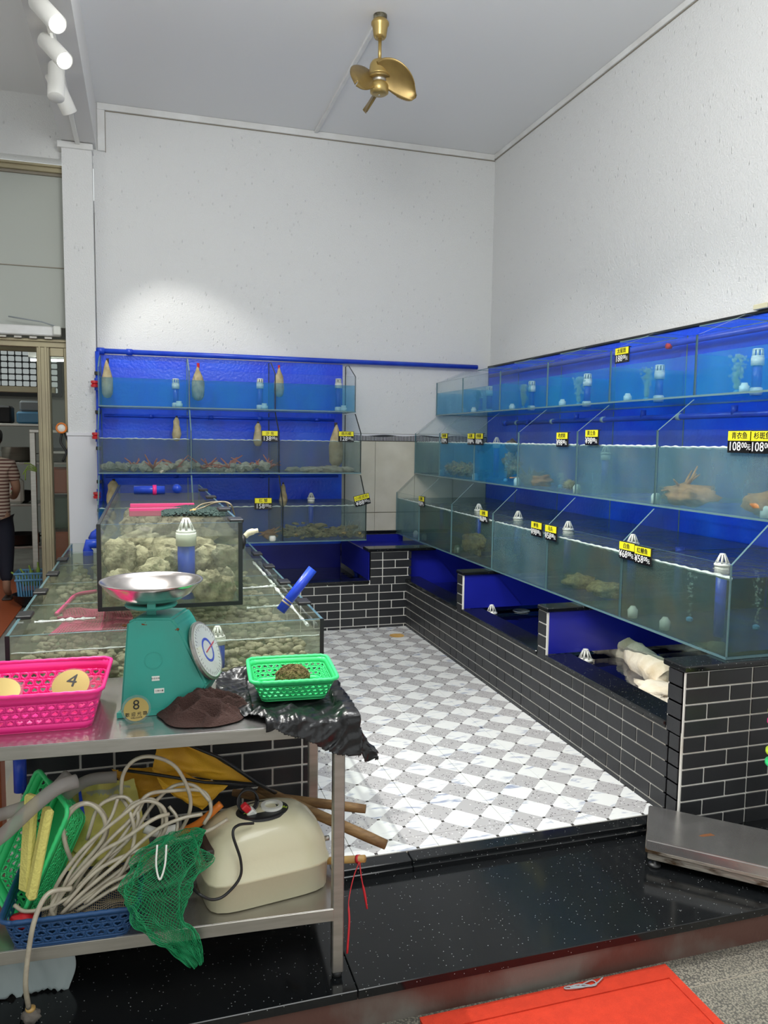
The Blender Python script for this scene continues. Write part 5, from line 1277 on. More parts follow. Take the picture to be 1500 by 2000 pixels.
# ------------------------------------------------------------------ LOWER SHELF
# air pump (cream)
ap = thing('air_pump', 'cream plastic air pump on the right of the lower shelf', 'air pump', (.33, 2.33, .222))
AM = Matrix.Translation((.325, 2.302, .2235)) @ Matrix.Rotation(.15, 4, 'Z')
def rbox(a0, b0, a1, b1, z0, z1, r0, r1, segs=8):
    pass
prof = [(.0, .178, .118), (.006, .186, .126), (.085, .190, .130), (.088, .194, .134), (.096, .194, .134), (.099, .188, .128), (.15, .182, .122), (.195, .165, .108), (.222, .135, .088), (.238, .095, .062), (.244, .04, .03), (.245, .0, .0)]
mb = MB(); n = 48
for z, A, B in prof:
    for j in range(n):
        q = 2*math.pi*j/n; c_, s_ = math.cos(q), math.sin(q); e = 5.5 if z < .16 else (4.0 if z < .21 else 3.0)
        k = (abs(c_)**e+abs(s_)**e)**(-1/e); mb.v.append(tuple(AM @ Vector((A*c_*k, B*s_*k, z))))
for i in range(len(prof)-1):
    for j in range(n):
        j2 = (j+1) % n; mb.f.append((i*n+j, i*n+j2, (i+1)*n+j2, (i+1)*n+j)); mb.m.append(0)
mb.f.append(tuple(range(n-1, -1, -1))); mb.m.append(0)
mb.build('casing', M['cream'], ap, smooth=True)
topc = AM @ Vector((.01, -.01, .240))
MB().lathe([(0, 0), (.055, 0), (.062, -.004), (.060, .003), (.052, .005), (0, .006)], n=36, mt=AM @ Matrix.Translation((.0, -.012, .238)) @ Matrix.Scale(1.35, 4, (1, 0, 0))).build('top_panel', M['pipe'], ap, label='dark oval control panel')
bpy.data.objects[ap.children[-1].name].data.materials[0] = M['black_plastic']
MB().lathe([(.022, .006), (.034, .006), (.034, .014), (.022, .014), (.022, .006)], n=30, mt=AM @ Matrix.Translation((.03, -.012, .238)), cap=False).build('knob_ring', M['white_plastic'], ap)
inst('lettering', text_mesh('Light', .017, 'lime', .0003), ap, AM @ Vector((.058, -.030, .2475)), (0.1, 0, -.5))
inst('lettering', text_mesh('Air', .017, 'lime', .0003), ap, AM @ Vector((-.052, -.030, .2475)), (0.1, 0, -.6))
MB().cbox((-.19, -.085, .150), (-.165, .05, .185), .004, mt=AM @ Matrix.Rotation(.0, 4, 'Y')).build('rubber_pad', M['rubber'], ap)
MB().tube([AM @ Vector((.19, -.05, .125)), AM @ Vector((.205, -.05, .125))], .008, 10).build('outlet', M['steel'], ap, smooth=True)
pl = thing('power_plug', 'white and red power plug lying on top of the cream air pump', 'plug', at(490, 1590, 'y', 2.27))
q = at(488, 1592, 'y', 2.27)
PM = Matrix.Translation(q+Vector((0, 0, .012))) @ Matrix.Rotation(.9, 4, 'Y') @ Matrix.Rotation(.3, 4, 'Z')
MB().cbox((-.006, -.012, -.012), (.032, .012, .012), .003, mt=PM).build('plug_body', M['white_plastic'], pl)
MB().cbox((-.036, -.010, -.010), (-.007, .010, .010), .003, mt=PM).build('plug_shell', M['red_plastic'], pl)
MB().tube(spline([at(495, 1608, 'y', 2.20), at(465, 1612, 'y', 2.17), at(455, 1630, 'y', 2.15), at(470, 1680, 'y', 2.145), at(468, 1715, 'y', 2.14), at(440, 1748, 'y', 2.128), at(415, 1757, 'y', 2.12), at(392, 1748, 'y', 2.115), at(376, 1735, 'y', 2.14)], 8), .0042, 8).build('cord', M['black_plastic'], pl, smooth=True)
b = MB()
for k in range(3):
    c = at(484, 1565, 'y', 2.30+.01*k); b.tube([c+Vector((.032*math.cos(q_)*(1-.1*k), .012*math.sin(q_), .030*math.sin(q_)+.004*k)) for q_ in [2*math.pi*j/24 for j in range(25)]], .0032, 6)
b.build('cable_coil', M['black_plastic'], label='coil of thin black cable on top of the cream air pump', cat='cable', smooth=True)

# yellow dip nets: frame, cloth and wooden handle
def handle(a, b_, r, t, mt='wood'):
    d = (b_-a); pts = [a+d*k/8 for k in range(9)]
    MB().tube(pts, [r*.75]+[r]*7+[r*.9], 14).build('handle', M[mt], t, smooth=True)
n1 = thing('dip_net', 'yellow cloth dip net with the longest wooden handle pointing down right', 'dip net', at(600, 1600, 'y', 2.5))
handle(at(505, 1540, 'y', 2.56), at(754, 1650, 'y', 2.30), .0175, n1)
MB().tube([at(365, 1453, 'y', 2.44), at(430, 1480, 'y', 2.44), at(500, 1528, 'y', 2.46), at(540, 1550, 'y', 2.52)], .006, 8).tube([at(232, 1503, 'y', 2.42), at(300, 1512, 'y', 2.40), at(400, 1528, 'y', 2.40), at(500, 1534, 'y', 2.46)], .005, 8).build('frame', M['black_plastic'], n1, smooth=True)
n2 = thing('dip_net', 'second dip net with a shorter wooden handle pointing right', 'dip net', at(650, 1560, 'y', 2.6))
handle(at(455, 1548, 'y', 2.66), at(714, 1580, 'y', 2.45), .0165, n2)
def quadP(p00, p10, p11, p01, bulge=.03, seed=0, fr=6, amp=.02):
    def P(u, v):
        p = (p00*(1-u)+p10*u)*(1-v)+(p01*(1-u)+p11*u)*v; k = math.sin(u*math.pi)*math.sin(v*math.pi)
        return p+Vector((0, -bulge*k+amp*noise.noise(Vector((u*fr, v*fr, seed))), amp*.6*noise.noise(Vector((u*fr, v*fr, seed+5)))))
    return P
M['netcloth'] = pm('yellow_net_cloth', (.80, .43, .02), .6, col2=(.62, .30, .015), nscale=9, bump=.25, bscale=260)
b = MB().grid(quadP(at(306, 1460, 'y', 2.47), at(376, 1455, 'y', 2.47), at(500, 1528, 'y', 2.47), at(296, 1512, 'y', 2.44), .03, 1, 4, .010), 24, 20)
b.build('net_cloth', M['netcloth'], n1, smooth=True)
b = MB().grid(quadP(at(296, 1500, 'y', 2.43), at(448, 1532, 'y', 2.43), at(395, 1582, 'y', 2.38), at(320, 1545, 'y', 2.38), .03, 4, 4, .012), 24, 20)
b.build('net_fold', M['netcloth'], n1, smooth=True)
b = MB().grid(quadP(at(218, 1502, 'y', 2.50), at(310, 1498, 'y', 2.50), at(330, 1548, 'y', 2.46), at(258, 1566, 'y', 2.46), .02, 9, 4, .010), 20, 16)
b.build('net_cloth', M['netcloth'], n2, smooth=True)
b = MB().tube(spline([at(420, 1540, 'y', 2.6), at(445, 1530, 'y', 2.6), at(475, 1550, 'y', 2.58)], 6), .012, 8)
t = thing('bamboo_stick', 'short bamboo stick with red string sticking out right of the air pump', 'stick', at(670, 1680, 'y', 2.28))
MB().tube([at(560, 1686, 'y', 2.42), at(712, 1677, 'y', 2.22)], .0115, 14).build('stick', M['bamboo'], t, smooth=True)
k1 = at(700, 1678, 'y', 2.235); dd = (at(712, 1677, 'y', 2.22)-at(560, 1686, 'y', 2.42)).normalized()
MB().tube([k1-dd*.005, k1+dd*.005], .0135, 14).build('string_wrap', M['red_plastic'], t, smooth=True)
MB().tube(spline([k1+Vector((0, -.013, 0)), at(706, 1715, 'y', 2.2), at(712, 1745, 'y', 2.19), at(717, 1775, 'y', 2.18)], 5), [.002]*8+[.004]*5+[.003]*3, 5).tube(spline([k1+Vector((0, -.013, 0)), at(690, 1715, 'y', 2.2), at(681, 1760, 'y', 2.15), at(682, 1800, 'y', 2.12), at(678, 1862, 'y', 2.1)], 5), [.0018]*12+[.0035]*9, 5).build('red_string', M['red_plastic'], t, smooth=True)

# orange hose, white pipe
b = MB().tube(spline([at(330, 1632, 'y', 2.34), at(365, 1620, 'y', 2.32), at(395, 1603, 'y', 2.30), at(432, 1570, 'y', 2.30)], 6), .0115, 12)
b.build('orange_hose', M['orange_hose'], label='short orange hose lying between the tubing and the air pump', cat='hose', smooth=True)
b = MB().tube(spline([at(282, 1618, 'y', 2.27), at(310, 1626, 'y', 2.27), at(345, 1618, 'y', 2.29)], 6), .013, 12)
b.build('white_pipe', M['white_plastic'], label='white plastic pipe end among the tangled tubing', cat='pipe', smooth=True)

# tangled thin hose
b = MB()
def hose(pp, r=.0056, n=8):
    b.tube(spline([at(px, py, 'y', y) for px, py, y in pp], 7), r, n)
hose([(236, 1562, 2.24), (240, 1515, 2.22), (262, 1485, 2.21), (300, 1478, 2.21), (345, 1500, 2.22), (372, 1560, 2.23), (360, 1610, 2.23), (320, 1655, 2.22), (250, 1715, 2.19), (150, 1780, 2.17)])
hose([(128, 1640, 2.24), (130, 1590, 2.22), (165, 1568, 2.21), (200, 1585, 2.22), (208, 1630, 2.23), (170, 1690, 2.22), (120, 1745, 2.2), (105, 1790, 2.18)])
hose([(150, 1705, 2.23), (128, 1650, 2.22), (125, 1610, 2.22), (150, 1575, 2.21), (180, 1572, 2.21), (204, 1600, 2.2), (200, 1640, 2.2), (160, 1690, 2.19), (118, 1740, 2.18), (100, 1775, 2.17), (118, 1800, 2.17), (140, 1765, 2.18)], .0065)
hose([(100, 1780, 2.19), (110, 1730, 2.18), (160, 1660, 2.18), (230, 1600, 2.19), (280, 1565, 2.2), (320, 1580, 2.2), (318, 1630, 2.2), (260, 1680, 2.19), (180, 1740, 2.18), (128, 1775, 2.17)])
hose([(205, 1565, 2.26), (232, 1555, 2.25), (255, 1590, 2.2), (262, 1640, 2.19), (240, 1700, 2.18), (205, 1730, 2.18), (130, 1780, 2.17)])
hose([(445, 1600, 2.2), (400, 1625, 2.19), (330, 1645, 2.18), (260, 1665, 2.18), (190, 1700, 2.17), (125, 1768, 2.16)])
hose([(410, 1565, 2.25), (380, 1535, 2.26), (340, 1535, 2.26), (300, 1570, 2.24), (250, 1640, 2.2), (190, 1690, 2.19), (140, 1755, 2.18)])
hose([(130, 1760, 2.2), (165, 1700, 2.19), (215, 1640, 2.19), (255, 1600, 2.2), (285, 1555, 2.21), (330, 1545, 2.24), (395, 1545, 2.26), (412, 1580, 2.25), (398, 1610, 2.24)])
hose([(95, 1790, 2.17), (130, 1735, 2.17), (190, 1670, 2.17), (240, 1640, 2.17), (300, 1600, 2.18), (330, 1590, 2.2)], .0058)
hose([(170, 1640, 2.22), (190, 1580, 2.22), (220, 1560, 2.22), (250, 1560, 2.22), (270, 1600, 2.2), (240, 1650, 2.2), (195, 1700, 2.19), (150, 1760, 2.18)], .0055)
hose([(28, 1768, 2.2), (50, 1780, 2.18), (95, 1772, 2.17), (140, 1750, 2.17)], .0055)
hose([(215, 1740, 2.16), (270, 1710, 2.17), (315, 1680, 2.18), (330, 1655, 2.2)], .0045)
hose([(395, 1590, 2.21), (350, 1600, 2.2), (300, 1625, 2.19), (225, 1690, 2.17), (160, 1745, 2.16), (120, 1785, 2.16)])
hose([(230, 1560, 2.21), (215, 1600, 2.2), (185, 1640, 2.19), (140, 1700, 2.18), (112, 1760, 2.17)], .005)
hose([(285, 1555, 2.22), (262, 1600, 2.21), (215, 1665, 2.185), (150, 1735, 2.17)], .0052)
hose([(330, 1575, 2.24), (346, 1600, 2.22), (338, 1640, 2.2), (290, 1690, 2.18), (215, 1725, 2.17), (165, 1765, 2.165)], .0050)
hose([(240, 1590, 2.21), (262, 1568, 2.21), (300, 1562, 2.22), (318, 1600, 2.21), (300, 1650, 2.2), (230, 1710, 2.18)], .0048)
b.build('tubing_coil', M['hose'], label='tangled heap of thin milky air tubing over the dark blue basket', cat='tubing', smooth=True)
t = thing('weighted_hose', 'milky tube hanging over the basket down to a stone weight on the granite', 'hose', at(58, 1975, 'z', .0))
MB().tube(spline([at(140, 1735, 'y', 2.16), at(95, 1745, 'y', 2.14), at(70, 1790, 'y', 2.11), at(57, 1850, 'y', 2.10), at(50, 1920, 'y', 2.10), at(56, 1968, 'y', 2.14)], 8), .0068, 10).build('tube', M['hose'], t, smooth=True)
c = at(60, 1985, 'z', .015); MB().blob(c, .024, (1, .8, .9), .25, 2, 3, 2).build('stone', M['stone'], t, smooth=True)
MB().lathe([(.008, 0), (.013, .006), (.013, .012), (.006, .014)], c+Vector((0, 0, .014)), 14).build('stopper', M['bamboo'], t, smooth=True)
# thick clear hoses
b = MB().tube(spline([at(-60, 1670, 'y', 2.18), at(0, 1635, 'y', 2.17), at(60, 1580, 'y', 2.17), at(110, 1540, 'y', 2.18), at(150, 1525, 'y', 2.2)], 7), .019, 14)
b.build('braided_hose', M['hose_clear'], label='thick clear braided hose crossing the upper left of the lower shelf', cat='hose', smooth=True)
b = MB().tube(spline([at(-60, 1610, 'y', 2.26), at(20, 1585, 'y', 2.26), at(85, 1560, 'y', 2.25), at(135, 1512, 'y', 2.26)], 7), .017, 14)
b.build('braided_hose', M['hose_clear'], label='second clear braided hose behind the first at the left of the lower shelf', cat='hose', smooth=True)
b = MB().tube(spline([at(120, 1560, 'y', 2.33), at(170, 1525, 'y', 2.33), at(228, 1517, 'y', 2.33)], 7), .017, 14)
b.build('braided_hose', M['hose_clear'], label='short cloudy hose end resting on the yellow sack', cat='hose', smooth=True)
# green tilted basket with sponges
gb = basket('plastic_basket', 'green heart-pierced basket tipped on its side at the left of the lower shelf', 0, 0, 0, .135, .085, .172, .115, .085, 'green_plastic', cell=.0195)
bx_a = Vector((.40, .0, .90)).normalized(); bz_a = Vector((-.80, -.45, .20)); bz_a = (bz_a-bx_a*bz_a.dot(bx_a)).normalized(); by_a = bz_a.cross(bx_a)
mm = Matrix((bx_a, by_a, bz_a)).transposed().to_4x4(); mm.translation = at(108, 1650, 'y', 2.345); gb.matrix_basis = mm
for k, (pp, w_, lb) in enumerate(((((95, 1578), (60, 1755)), .018, 'long yellow sponge strip standing in front in the tipped green basket'), (((62, 1552), (50, 1740)), .020, 'pale yellow sponge strip behind the front one in the tipped green basket'))):
    a, c = at(*pp[0], 'y', 2.21+.035*k), at(*pp[1], 'y', 2.19+.035*k); d = (c-a); L_ = d.length
    zq = d.to_track_quat('Z', 'Y').to_matrix().to_4x4(); zq.translation = a
    MB().cbox((-w_, -.012, 0), (w_, .012, L_), .006, mt=zq).build('sponge_strip', M['sponge'], label=lb, cat='sponge')
# yellow sack
b = MB().grid(quadP(at(120, 1545, 'y', 2.42), at(262, 1520, 'y', 2.42), at(300, 1680, 'y', 2.30), at(130, 1700, 'y', 2.30), .06, 2, 5, .03), 36, 36)
t = thing('yellow_sack', 'yellow printed plastic sack behind the tangled tubing', 'sack', at(200, 1690, 'y', 2.36))
b.build('sack_body', M['yellow_bag'], t, smooth=True)
MB().grid(quadP(at(153, 1543, 'y', 2.395), at(158, 1542, 'y', 2.395), at(166, 1592, 'y', 2.345), at(157, 1593, 'y', 2.345), .0, 2, 5, .0), 3, 8).build('blue_print', M['pipe'], t)
b = MB(); Q = quadP(at(120, 1545, 'y', 2.42), at(262, 1520, 'y', 2.42), at(300, 1680, 'y', 2.30), at(130, 1700, 'y', 2.30), .06, 2, 5, .03)
for k in range(46):
    u0 = .33+.013*k; h_ = .03+.07*abs(noise.noise(Vector((k*.9, 0, 0)))); b.add([Q(u0, .06)+Vector((0, -.003, 0)), Q(u0+.006, .06)+Vector((0, -.003, 0)), Q(u0+.006, .06+h_)+Vector((0, -.003, 0)), Q(u0, .06+h_)+Vector((0, -.003, 0))], [(0, 1, 2, 3)])
b.build('faded_print', M['pipe_grey'], t, kind='stuff')
# tan net heap inside blue basket and red thing
b = MB().grid(lambda u, v: (-.29+.25*u, 2.16+.24*v, .29+.035*math.sin(u*math.pi)*math.sin(v*math.pi)+.016*noise.noise(Vector((u*7, v*7, 0)))), 46, 40)
o = b.build('net_heap', M['net_tan'], label='tan fishing net heaped in the dark blue basket', cat='net'); mo = o.modifiers.new('w', 'WIREFRAME'); mo.thickness = .0022
MB().blob((-.335, 2.19, .285), .035, (1, 1, .7), .3, 2, 3, 2).build('red_cloth', M['red_plastic'], label='dull red bundle in the left corner of the dark blue basket', cat='cloth', smooth=True)
# green mesh bag hanging over shelf front
path = [at(355, 1625, 'y', 2.17), at(340, 1650, 'y', 2.15), at(325, 1695, 'y', 2.12), at(305, 1745, 'y', 2.10), at(318, 1795, 'y', 2.085), at(350, 1835, 'y', 2.08), at(385, 1885, 'y', 2.08)]
rad = [.040, .080, .098, .088, .062, .046, .014]
sp = spline(path, 12); mb = MB(); n = 52; tot = len(sp)
for i, p in enumerate(sp):
    k = i/(tot-1)*6; r = rad[int(k)]*(1-(k % 1))+rad[min(int(k)+1, 6)]*(k % 1)
    for j in range(n):
        q = 2*math.pi*(j+.5*(i % 2))/n; rr = r*(1+.55*noise.noise(Vector((math.cos(q)*2.2, math.sin(q)*2.2, i*.09))))
        mb.v.append((p.x+rr*math.cos(q), p.y+rr*.34*math.sin(q)+.018*noise.noise(Vector((q*1.5, i*.2, 2))), p.z+.35*rr*math.cos(q)*.3))
for i in range(tot-1):
    for j in range(n):
        mb.f.append((i*n+j, i*n+(j+1) % n, (i+1)*n+(j+1) % n, (i+1)*n+j)); mb.m.append(0)
mb2 = MB(); mb2.v = list(mb.v)
for i in range(0, tot-2, 1):     # diamond cells
    for j in range(n):
        if i % 2 == 0: mb2.f.append((i*n+j, (i+1)*n+j, (i+2)*n+j if i+2 < tot else (i+1)*n+j, (i+1)*n+(j-1) % n))
        else: mb2.f.append((i*n+j, (i+1)*n+(j+1) % n, (i+2)*n+j, (i+1)*n+j))
        mb2.m.append(0)
gnet = thing('net_bag', 'bright green net bag hanging over the front of the lower shelf', 'net', path[0])
o = mb2.build('netting', M['net_green'], gnet); mo = o.modifiers.new('w', 'WIREFRAME'); mo.thickness = .0019; mo.use_even_offset = False
MB().tube(spline([at(307, 1650, 'y', 2.10), at(305, 1690, 'y', 2.08), at(312, 1718, 'y', 2.07), at(322, 1690, 'y', 2.08), at(325, 1650, 'y', 2.10)], 6), .0028, 6).build('drawstring', M['white_plastic'], gnet, smooth=True)
# grey sheet bag on the granite
def gsheet(u, v):
    a = at(-40+180*u, 1868, 'y', 2.30); 
    return Vector((a.x+.012*math.sin(v*7+u*3), 2.31+.014*noise.noise(Vector((u*6, v*1.5, 0)))-.02*v, .205-.20*v+(.03*noise.noise(Vector((u*12, 0, 3)))*max(0, v-.7)/.3)))
b = MB().grid(gsheet, 40, 24); o = b.build('plastic_sheet', M['pale_sheet'], label='pale blue-grey plastic sheet hanging under the left of the lower shelf', cat='plastic sheet', smooth=True)
sm = o.modifiers.new('s', 'SOLIDIFY'); sm.thickness = .002
# blue pipe behind the table at left and orange drum
pipe([at(38, 1470, 'y', 2.66), at(40, 1545, 'y', 2.66)], .020, 'water_pipe', 'blue upright pipe against the plinth at the left under the table')
box1('cardboard_strip', (-.62, 2.70, .10), (-.47, 2.80, .72), 'orange_plastic', label='reddish box standing left of the plinth behind the table', cat='box', r=.01)

# ================================================================== FLOOR SCALE
fs = thing('floor_scale', 'rusty stainless platform scale on the granite step at the right', 'floor scale', (2.0, 2.3, 0))
A_, B_, C_, D_ = at(1269, 1571, 'z', .105), at(1259, 1648, 'z', .105), at(1500, 1702, 'z', .105), at(1500, 1603, 'z', .105)
A_, B_ = Vector((1.975, 2.625, .105)), Vector((1.79, 2.385, .105)); ey = (B_-A_); ln = ey.length; ex = Vector((ey.y, -ey.x, 0)).normalized()*-1
ex = (Vector((2.09, 2.10, .105))-B_).normalized(); ex.z = 0
W_ = .48; poly = [A_, B_, B_+ex*W_, A_+ex*W_]
def slab(poly, z0, z1, nm, mt, gr=0, bev=.004, **kw):
    cen = sum(poly, Vector())/4; bm = bmesh.new(); vs = [bm.verts.new(Vector((*(cen+(p-cen)*(1+gr)).xy, z0))) for p in poly]; v2 = [bm.verts.new(Vector((*(cen+(p-cen)*(1+gr)).xy, z1))) for p in poly]
    bm.faces.new(vs[::-1]); bm.faces.new(v2)
    for i in range(4): bm.faces.new((vs[i], vs[(i+1) % 4], v2[(i+1) % 4], v2[i]))
    bmesh.ops.recalc_face_normals(bm, faces=bm.faces); bmesh.ops.bevel(bm, geom=list(bm.edges), offset=bev, segments=2, affect='EDGES'); m_ = MB(); m_.bm(bm); return m_.build(nm, M[mt], fs, **kw)
M['steel_rust'] = pm('rusted_steel', (.46, .42, .36), .4, .6, col2=(.10, .06, .03), nscale=9, ncontrast=(.50, .62), bump=.2, bscale=40, stretch=(1, 1, 3))
slab(poly, .060, .108, 'platform_cover', 'steel_top'); slab(poly, .058, .072, 'rusty_skirt', 'steel_rust', .008, .002, label='rust-eaten lower skirt'); slab(poly, .030, .057, 'base_frame', 'steel_rust', -.03, .003)
for p in poly:
    cen = sum(poly, Vector())/4; q = cen+(p-cen)*.86; MB().lathe([(.022, 0), (.024, .006), (.020, .012), (.010, .014), (.010, .032)], (q.x, q.y, .0005), 18).build('foot', M['black_plastic'], fs, smooth=True)
c = (poly[0]+poly[2])/2; MB().blob((c.x-.02, c.y+.01, .1082), .018, (1.6, .5, .05), .4, 2, 2, 5).build('rust_spot', M['rust'], fs)
# coloured stack at the right edge
cols = [('lime', (.55, .75, .05)), ('sky_plastic', None), ('red_plastic', None), ('pink', None), ('green_plastic', None)]
base = at(1512, 1500, 'y', 2.30)
t = thing('basket_stack_stand', 'narrow dark stand at the far right edge carrying coloured plastic rings', 'stand', (base.x+.07, 2.30, 0))
MB().lathe([(.05, 0), (.05, .012), (.018, .016), (.018, .86)], (base.x+.07, 2.30, .0005), 16).build('post', M['black_plastic'], t, smooth=True)
ordn = ['lowest', 'second lowest', 'third lowest', 'fourth lowest', 'fifth from the bottom', 'sixth from the bottom', 'seventh from the bottom', 'topmost']
for k, py in enumerate((1500, 1478, 1420, 1400, 1358, 1335, 1315, 1270)):
    z = at(1500, py, 'y', 2.30).z; mtn = ['green_plastic', 'lime', 'pink', 'lime', 'sky_plastic', 'sky_plastic', 'lime', 'red_plastic'][k]
    MB().lathe([(.019, -.012), (.075, -.012), (.084, -.004), (.084, .006), (.075, .012), (.019, .012), (.019, -.012)], (base.x+.07, 2.30, z), 28, cap=False).build('plastic_ring', M[mtn], label='%s coloured plastic ring at the far right edge' % ordn[k], cat='ring', smooth=True, group='coloured rings at the right edge')

# ================================================================== CEILING FAN
fn = thing('ceiling_fan', 'gold ceiling fan with three short curved blades', 'ceiling fan', (1.495, 5.09, CZ))
fx, fy = 1.497, 5.09
L = lambda nm, prof, mt, **kw: MB().lathe([(r, z) for r, z in prof], (fx, fy, 0), 32).build(nm, M[mt], fn, smooth=True, **kw)
L('ceiling_bracket', [(.040, 4.30), (.044, 4.31), (.044, CZ), ], 'dirt_metal')
L('canopy', [(.012, 4.200), (.034, 4.202), (.042, 4.215), (.050, 4.275), (.058, 4.285), (.058, 4.298), (.046, 4.315), (.038, 4.318)], 'gold')
L('down_rod', [(.0115, 4.05), (.0115, 4.205)], 'gold')
L('motor_housing', [(.070, 3.965), (.074, 3.970), (.070, 3.978), (.066, 4.02), (.062, 4.04), (.050, 4.058), (.025, 4.070), (.012, 4.072)], 'gold')
L('motor_ring', [(.076, 3.945), (.080, 3.952), (.076, 3.966), (.060, 3.968)], 'gold_dark')
L('motor_body', [(.048, 3.925), (.052, 3.932), (.052, 3.965)], 'steel')
L('hub', [(0, 3.852), (.045, 3.852), (.060, 3.862), (.062, 3.905), (.054, 3.922), (.048, 3.928)], 'gold')
L('hub_screw', [(0, 3.846), (.006, 3.846), (.007, 3.853)], 'steel')
def blade(q, name='blade'):
    lead = spline([(.005, .15, 0), (.06, .165, 0), (.13, .15, 0), (.195, .10, 0), (.235, .02, 0), (.235, -.075, 0)], 4)
    trail = spline([(.050, -.015, 0), (.085, -.045, 0), (.12, -.07, 0), (.16, -.09, 0), (.20, -.098, 0), (.235, -.085, 0)], 4)
    nn = len(lead)-1; pit = math.radians(58)
    def P(u, v):
        i = min(int(u*nn), nn-1); f_ = u*nn-i; a = trail[i]*(1-f_)+trail[i+1]*f_; c = lead[i]*(1-f_)+lead[i+1]*f_
        p = a*(1-v)+c*v; cam_ = .030*math.sin(math.pi*v)*(.4+.6*u)
        return Vector((p.x+.0, -p.y*math.cos(pit)+cam_*math.sin(pit), p.y*math.sin(pit)+cam_*math.cos(pit)+3.895))
    mb = MB().grid(P, nn, 12)
    rm = Matrix.Translation((fx, fy, 0)) @ Matrix.Rotation(q, 4, 'Z'); mb.v = [tuple(rm @ Vector(v)) for v in mb.v]
    o = mb.build(name, M['gold_dark'], fn, smooth=True); s_ = o.modifiers.new('s', 'SOLIDIFY'); s_.thickness = .004
    return rm, P
FQ = math.radians(-36)
for q in (FQ, FQ+math.radians(120), FQ+math.radians(240)):
    rm, P = blade(q)
b = MB(); rm = Matrix.Translation((fx, fy, 0)) @ Matrix.Rotation(FQ, 4, 'Z')
for k in range(18):
    p = rm @ P(.35+.6*k/17, 0.0); d = (rm @ P(.35+.6*k/17, 0.0)-rm @ P(.35+.6*k/17, .07)).normalized(); b.tube([p, p+d*.006], [.0035, .0012], 5)
b.build('blade_teeth', M['gold_dark'], fn, kind='stuff')

# ================================================================== TRACK LAMPS
tk = thing('lamp_track', 'white lighting track along the underside of the beam', 'lamp track', (-.49, 4.5, 3.97))
MB().cbox((-.507, 1.0, 3.945), (-.473, 7.02, 3.9695), .003).build('rail', M['lamp_white'], tk)
def track_lamp(k, lens, aim, ang, pw, label, on=True):
    lens = Vector(lens); d = (Vector(aim)-lens).normalized(); loc = lens-d*.12; t = thing('track_lamp', label, 'spot lamp', (-.49, loc.y, 3.945), group='white spot lamps on the beam track')
    MB().cbox((-.506, loc.y-.09, 3.922), (-.474, loc.y+.09, 3.9445), .003).build('adapter', M['lamp_white'], t)
    MB().tube([(-.49, loc.y, 3.923), tuple(loc)], .010, 10).build('stem', M['lamp_white'], t)
    q = d.to_track_quat('Z', 'Y').to_matrix().to_4x4(); q.translation = loc
    MB().lathe([(0, -.125), (.046, -.125), (.050, -.118), (.050, .115), (.047, .120), (.043, .108)], n=28, mt=q, cap=False).build('lamp_body', M['lamp_white'], t, smooth=True)
    MB().lathe([(0, .108), (.043, .108)], n=28, mt=q, cap=False).build('lens', M['lens' if on else 'lens_dim'], t)
    l = bpy.data.lights.new('spot', 'SPOT'); l.energy = SPOT_W*pw; l.spot_size = math.radians(ang); l.spot_blend = .6; l.shadow_soft_size = .022; l.color = (1, .985, .93)
    o = bpy.data.objects.new('spot', l); q2 = (-d).to_track_quat('Z', 'Y').to_matrix().to_4x4(); q2.translation = lens+d*.012; COL.objects.link(o)
    o.parent = t; o.matrix_parent_inverse = wmat(t).inverted(); o.matrix_basis = q2
order = ['nearest the column', 'second from the column', 'third from the column', 'fourth from the column', 'fifth from the column', 'sixth from the column']
for k, (loc, aim, ang, pw) in enumerate(TRACK):
    track_lamp(k, loc, aim, ang, pw, 'white cylindrical spot lamp on the beam track, '+order[k], k > 0)
t = thing('track_lamp', 'white cylinder lamp pointing straight down between the lit spots', 'spot lamp', (-.49, 5.45, 3.94))
MB().lathe([(0, -.12), (.046, -.12), (.050, -.115), (.050, .115), (.046, .12), (0, .12)], (0, 0, 0), 28, mt=Matrix.Translation((-.50, 5.45, 3.80)) @ Matrix.Rotation(-.35, 4, 'X')).build('lamp_body', M['lamp_white'], t, smooth=True)
MB().tube([(-.49, 5.45, 3.945), (-.49, 5.45, 3.88)], .010, 10).build('stem', M['lamp_white'], t)

# ================================================================== ROOM BEYOND THE DOOR
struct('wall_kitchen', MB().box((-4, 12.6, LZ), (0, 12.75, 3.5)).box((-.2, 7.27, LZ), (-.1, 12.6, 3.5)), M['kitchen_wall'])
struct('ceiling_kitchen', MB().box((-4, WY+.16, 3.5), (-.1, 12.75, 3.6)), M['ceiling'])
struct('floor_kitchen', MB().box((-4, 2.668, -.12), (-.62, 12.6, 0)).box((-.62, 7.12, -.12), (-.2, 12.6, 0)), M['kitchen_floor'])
MB().cbox((-2.6, 6.3, .001), (-1.12, 9.3, .012), .003).build('floor_mat', M['orange_plastic'], label='dull red mat on the floor under the person in the doorway', cat='mat')
wn = thing('window_1', None, None); wn['kind'] = 'structure'
wy_ = 12.5
a, c = at(-40, 765, 'y', wy_), at(112, 686, 'y', wy_)
MB().box((a.x-.1, wy_, a.z-.05), (c.x+.05, wy_+.05, c.z+.05)).build('window_frame', M['dark_stuff'], wn)
nx, nz = 11, 7; w_, h_ = (c.x-a.x)/nx, (c.z-a.z)/nz
for i in range(nx):
    for j in range(nz):
        inst('pane', MB().cbox((w_*.08, -.02, h_*.1), (w_*.92, .0, h_*.9), .01).mesh('pane', M['glassblock']), wn, (a.x+i*w_, wy_-.001, a.z+j*h_))
t = thing('tube_light', 'lit white fluorescent tube in the room beyond the doorway', 'tube light', at(110, 703, 'y', 10.0))
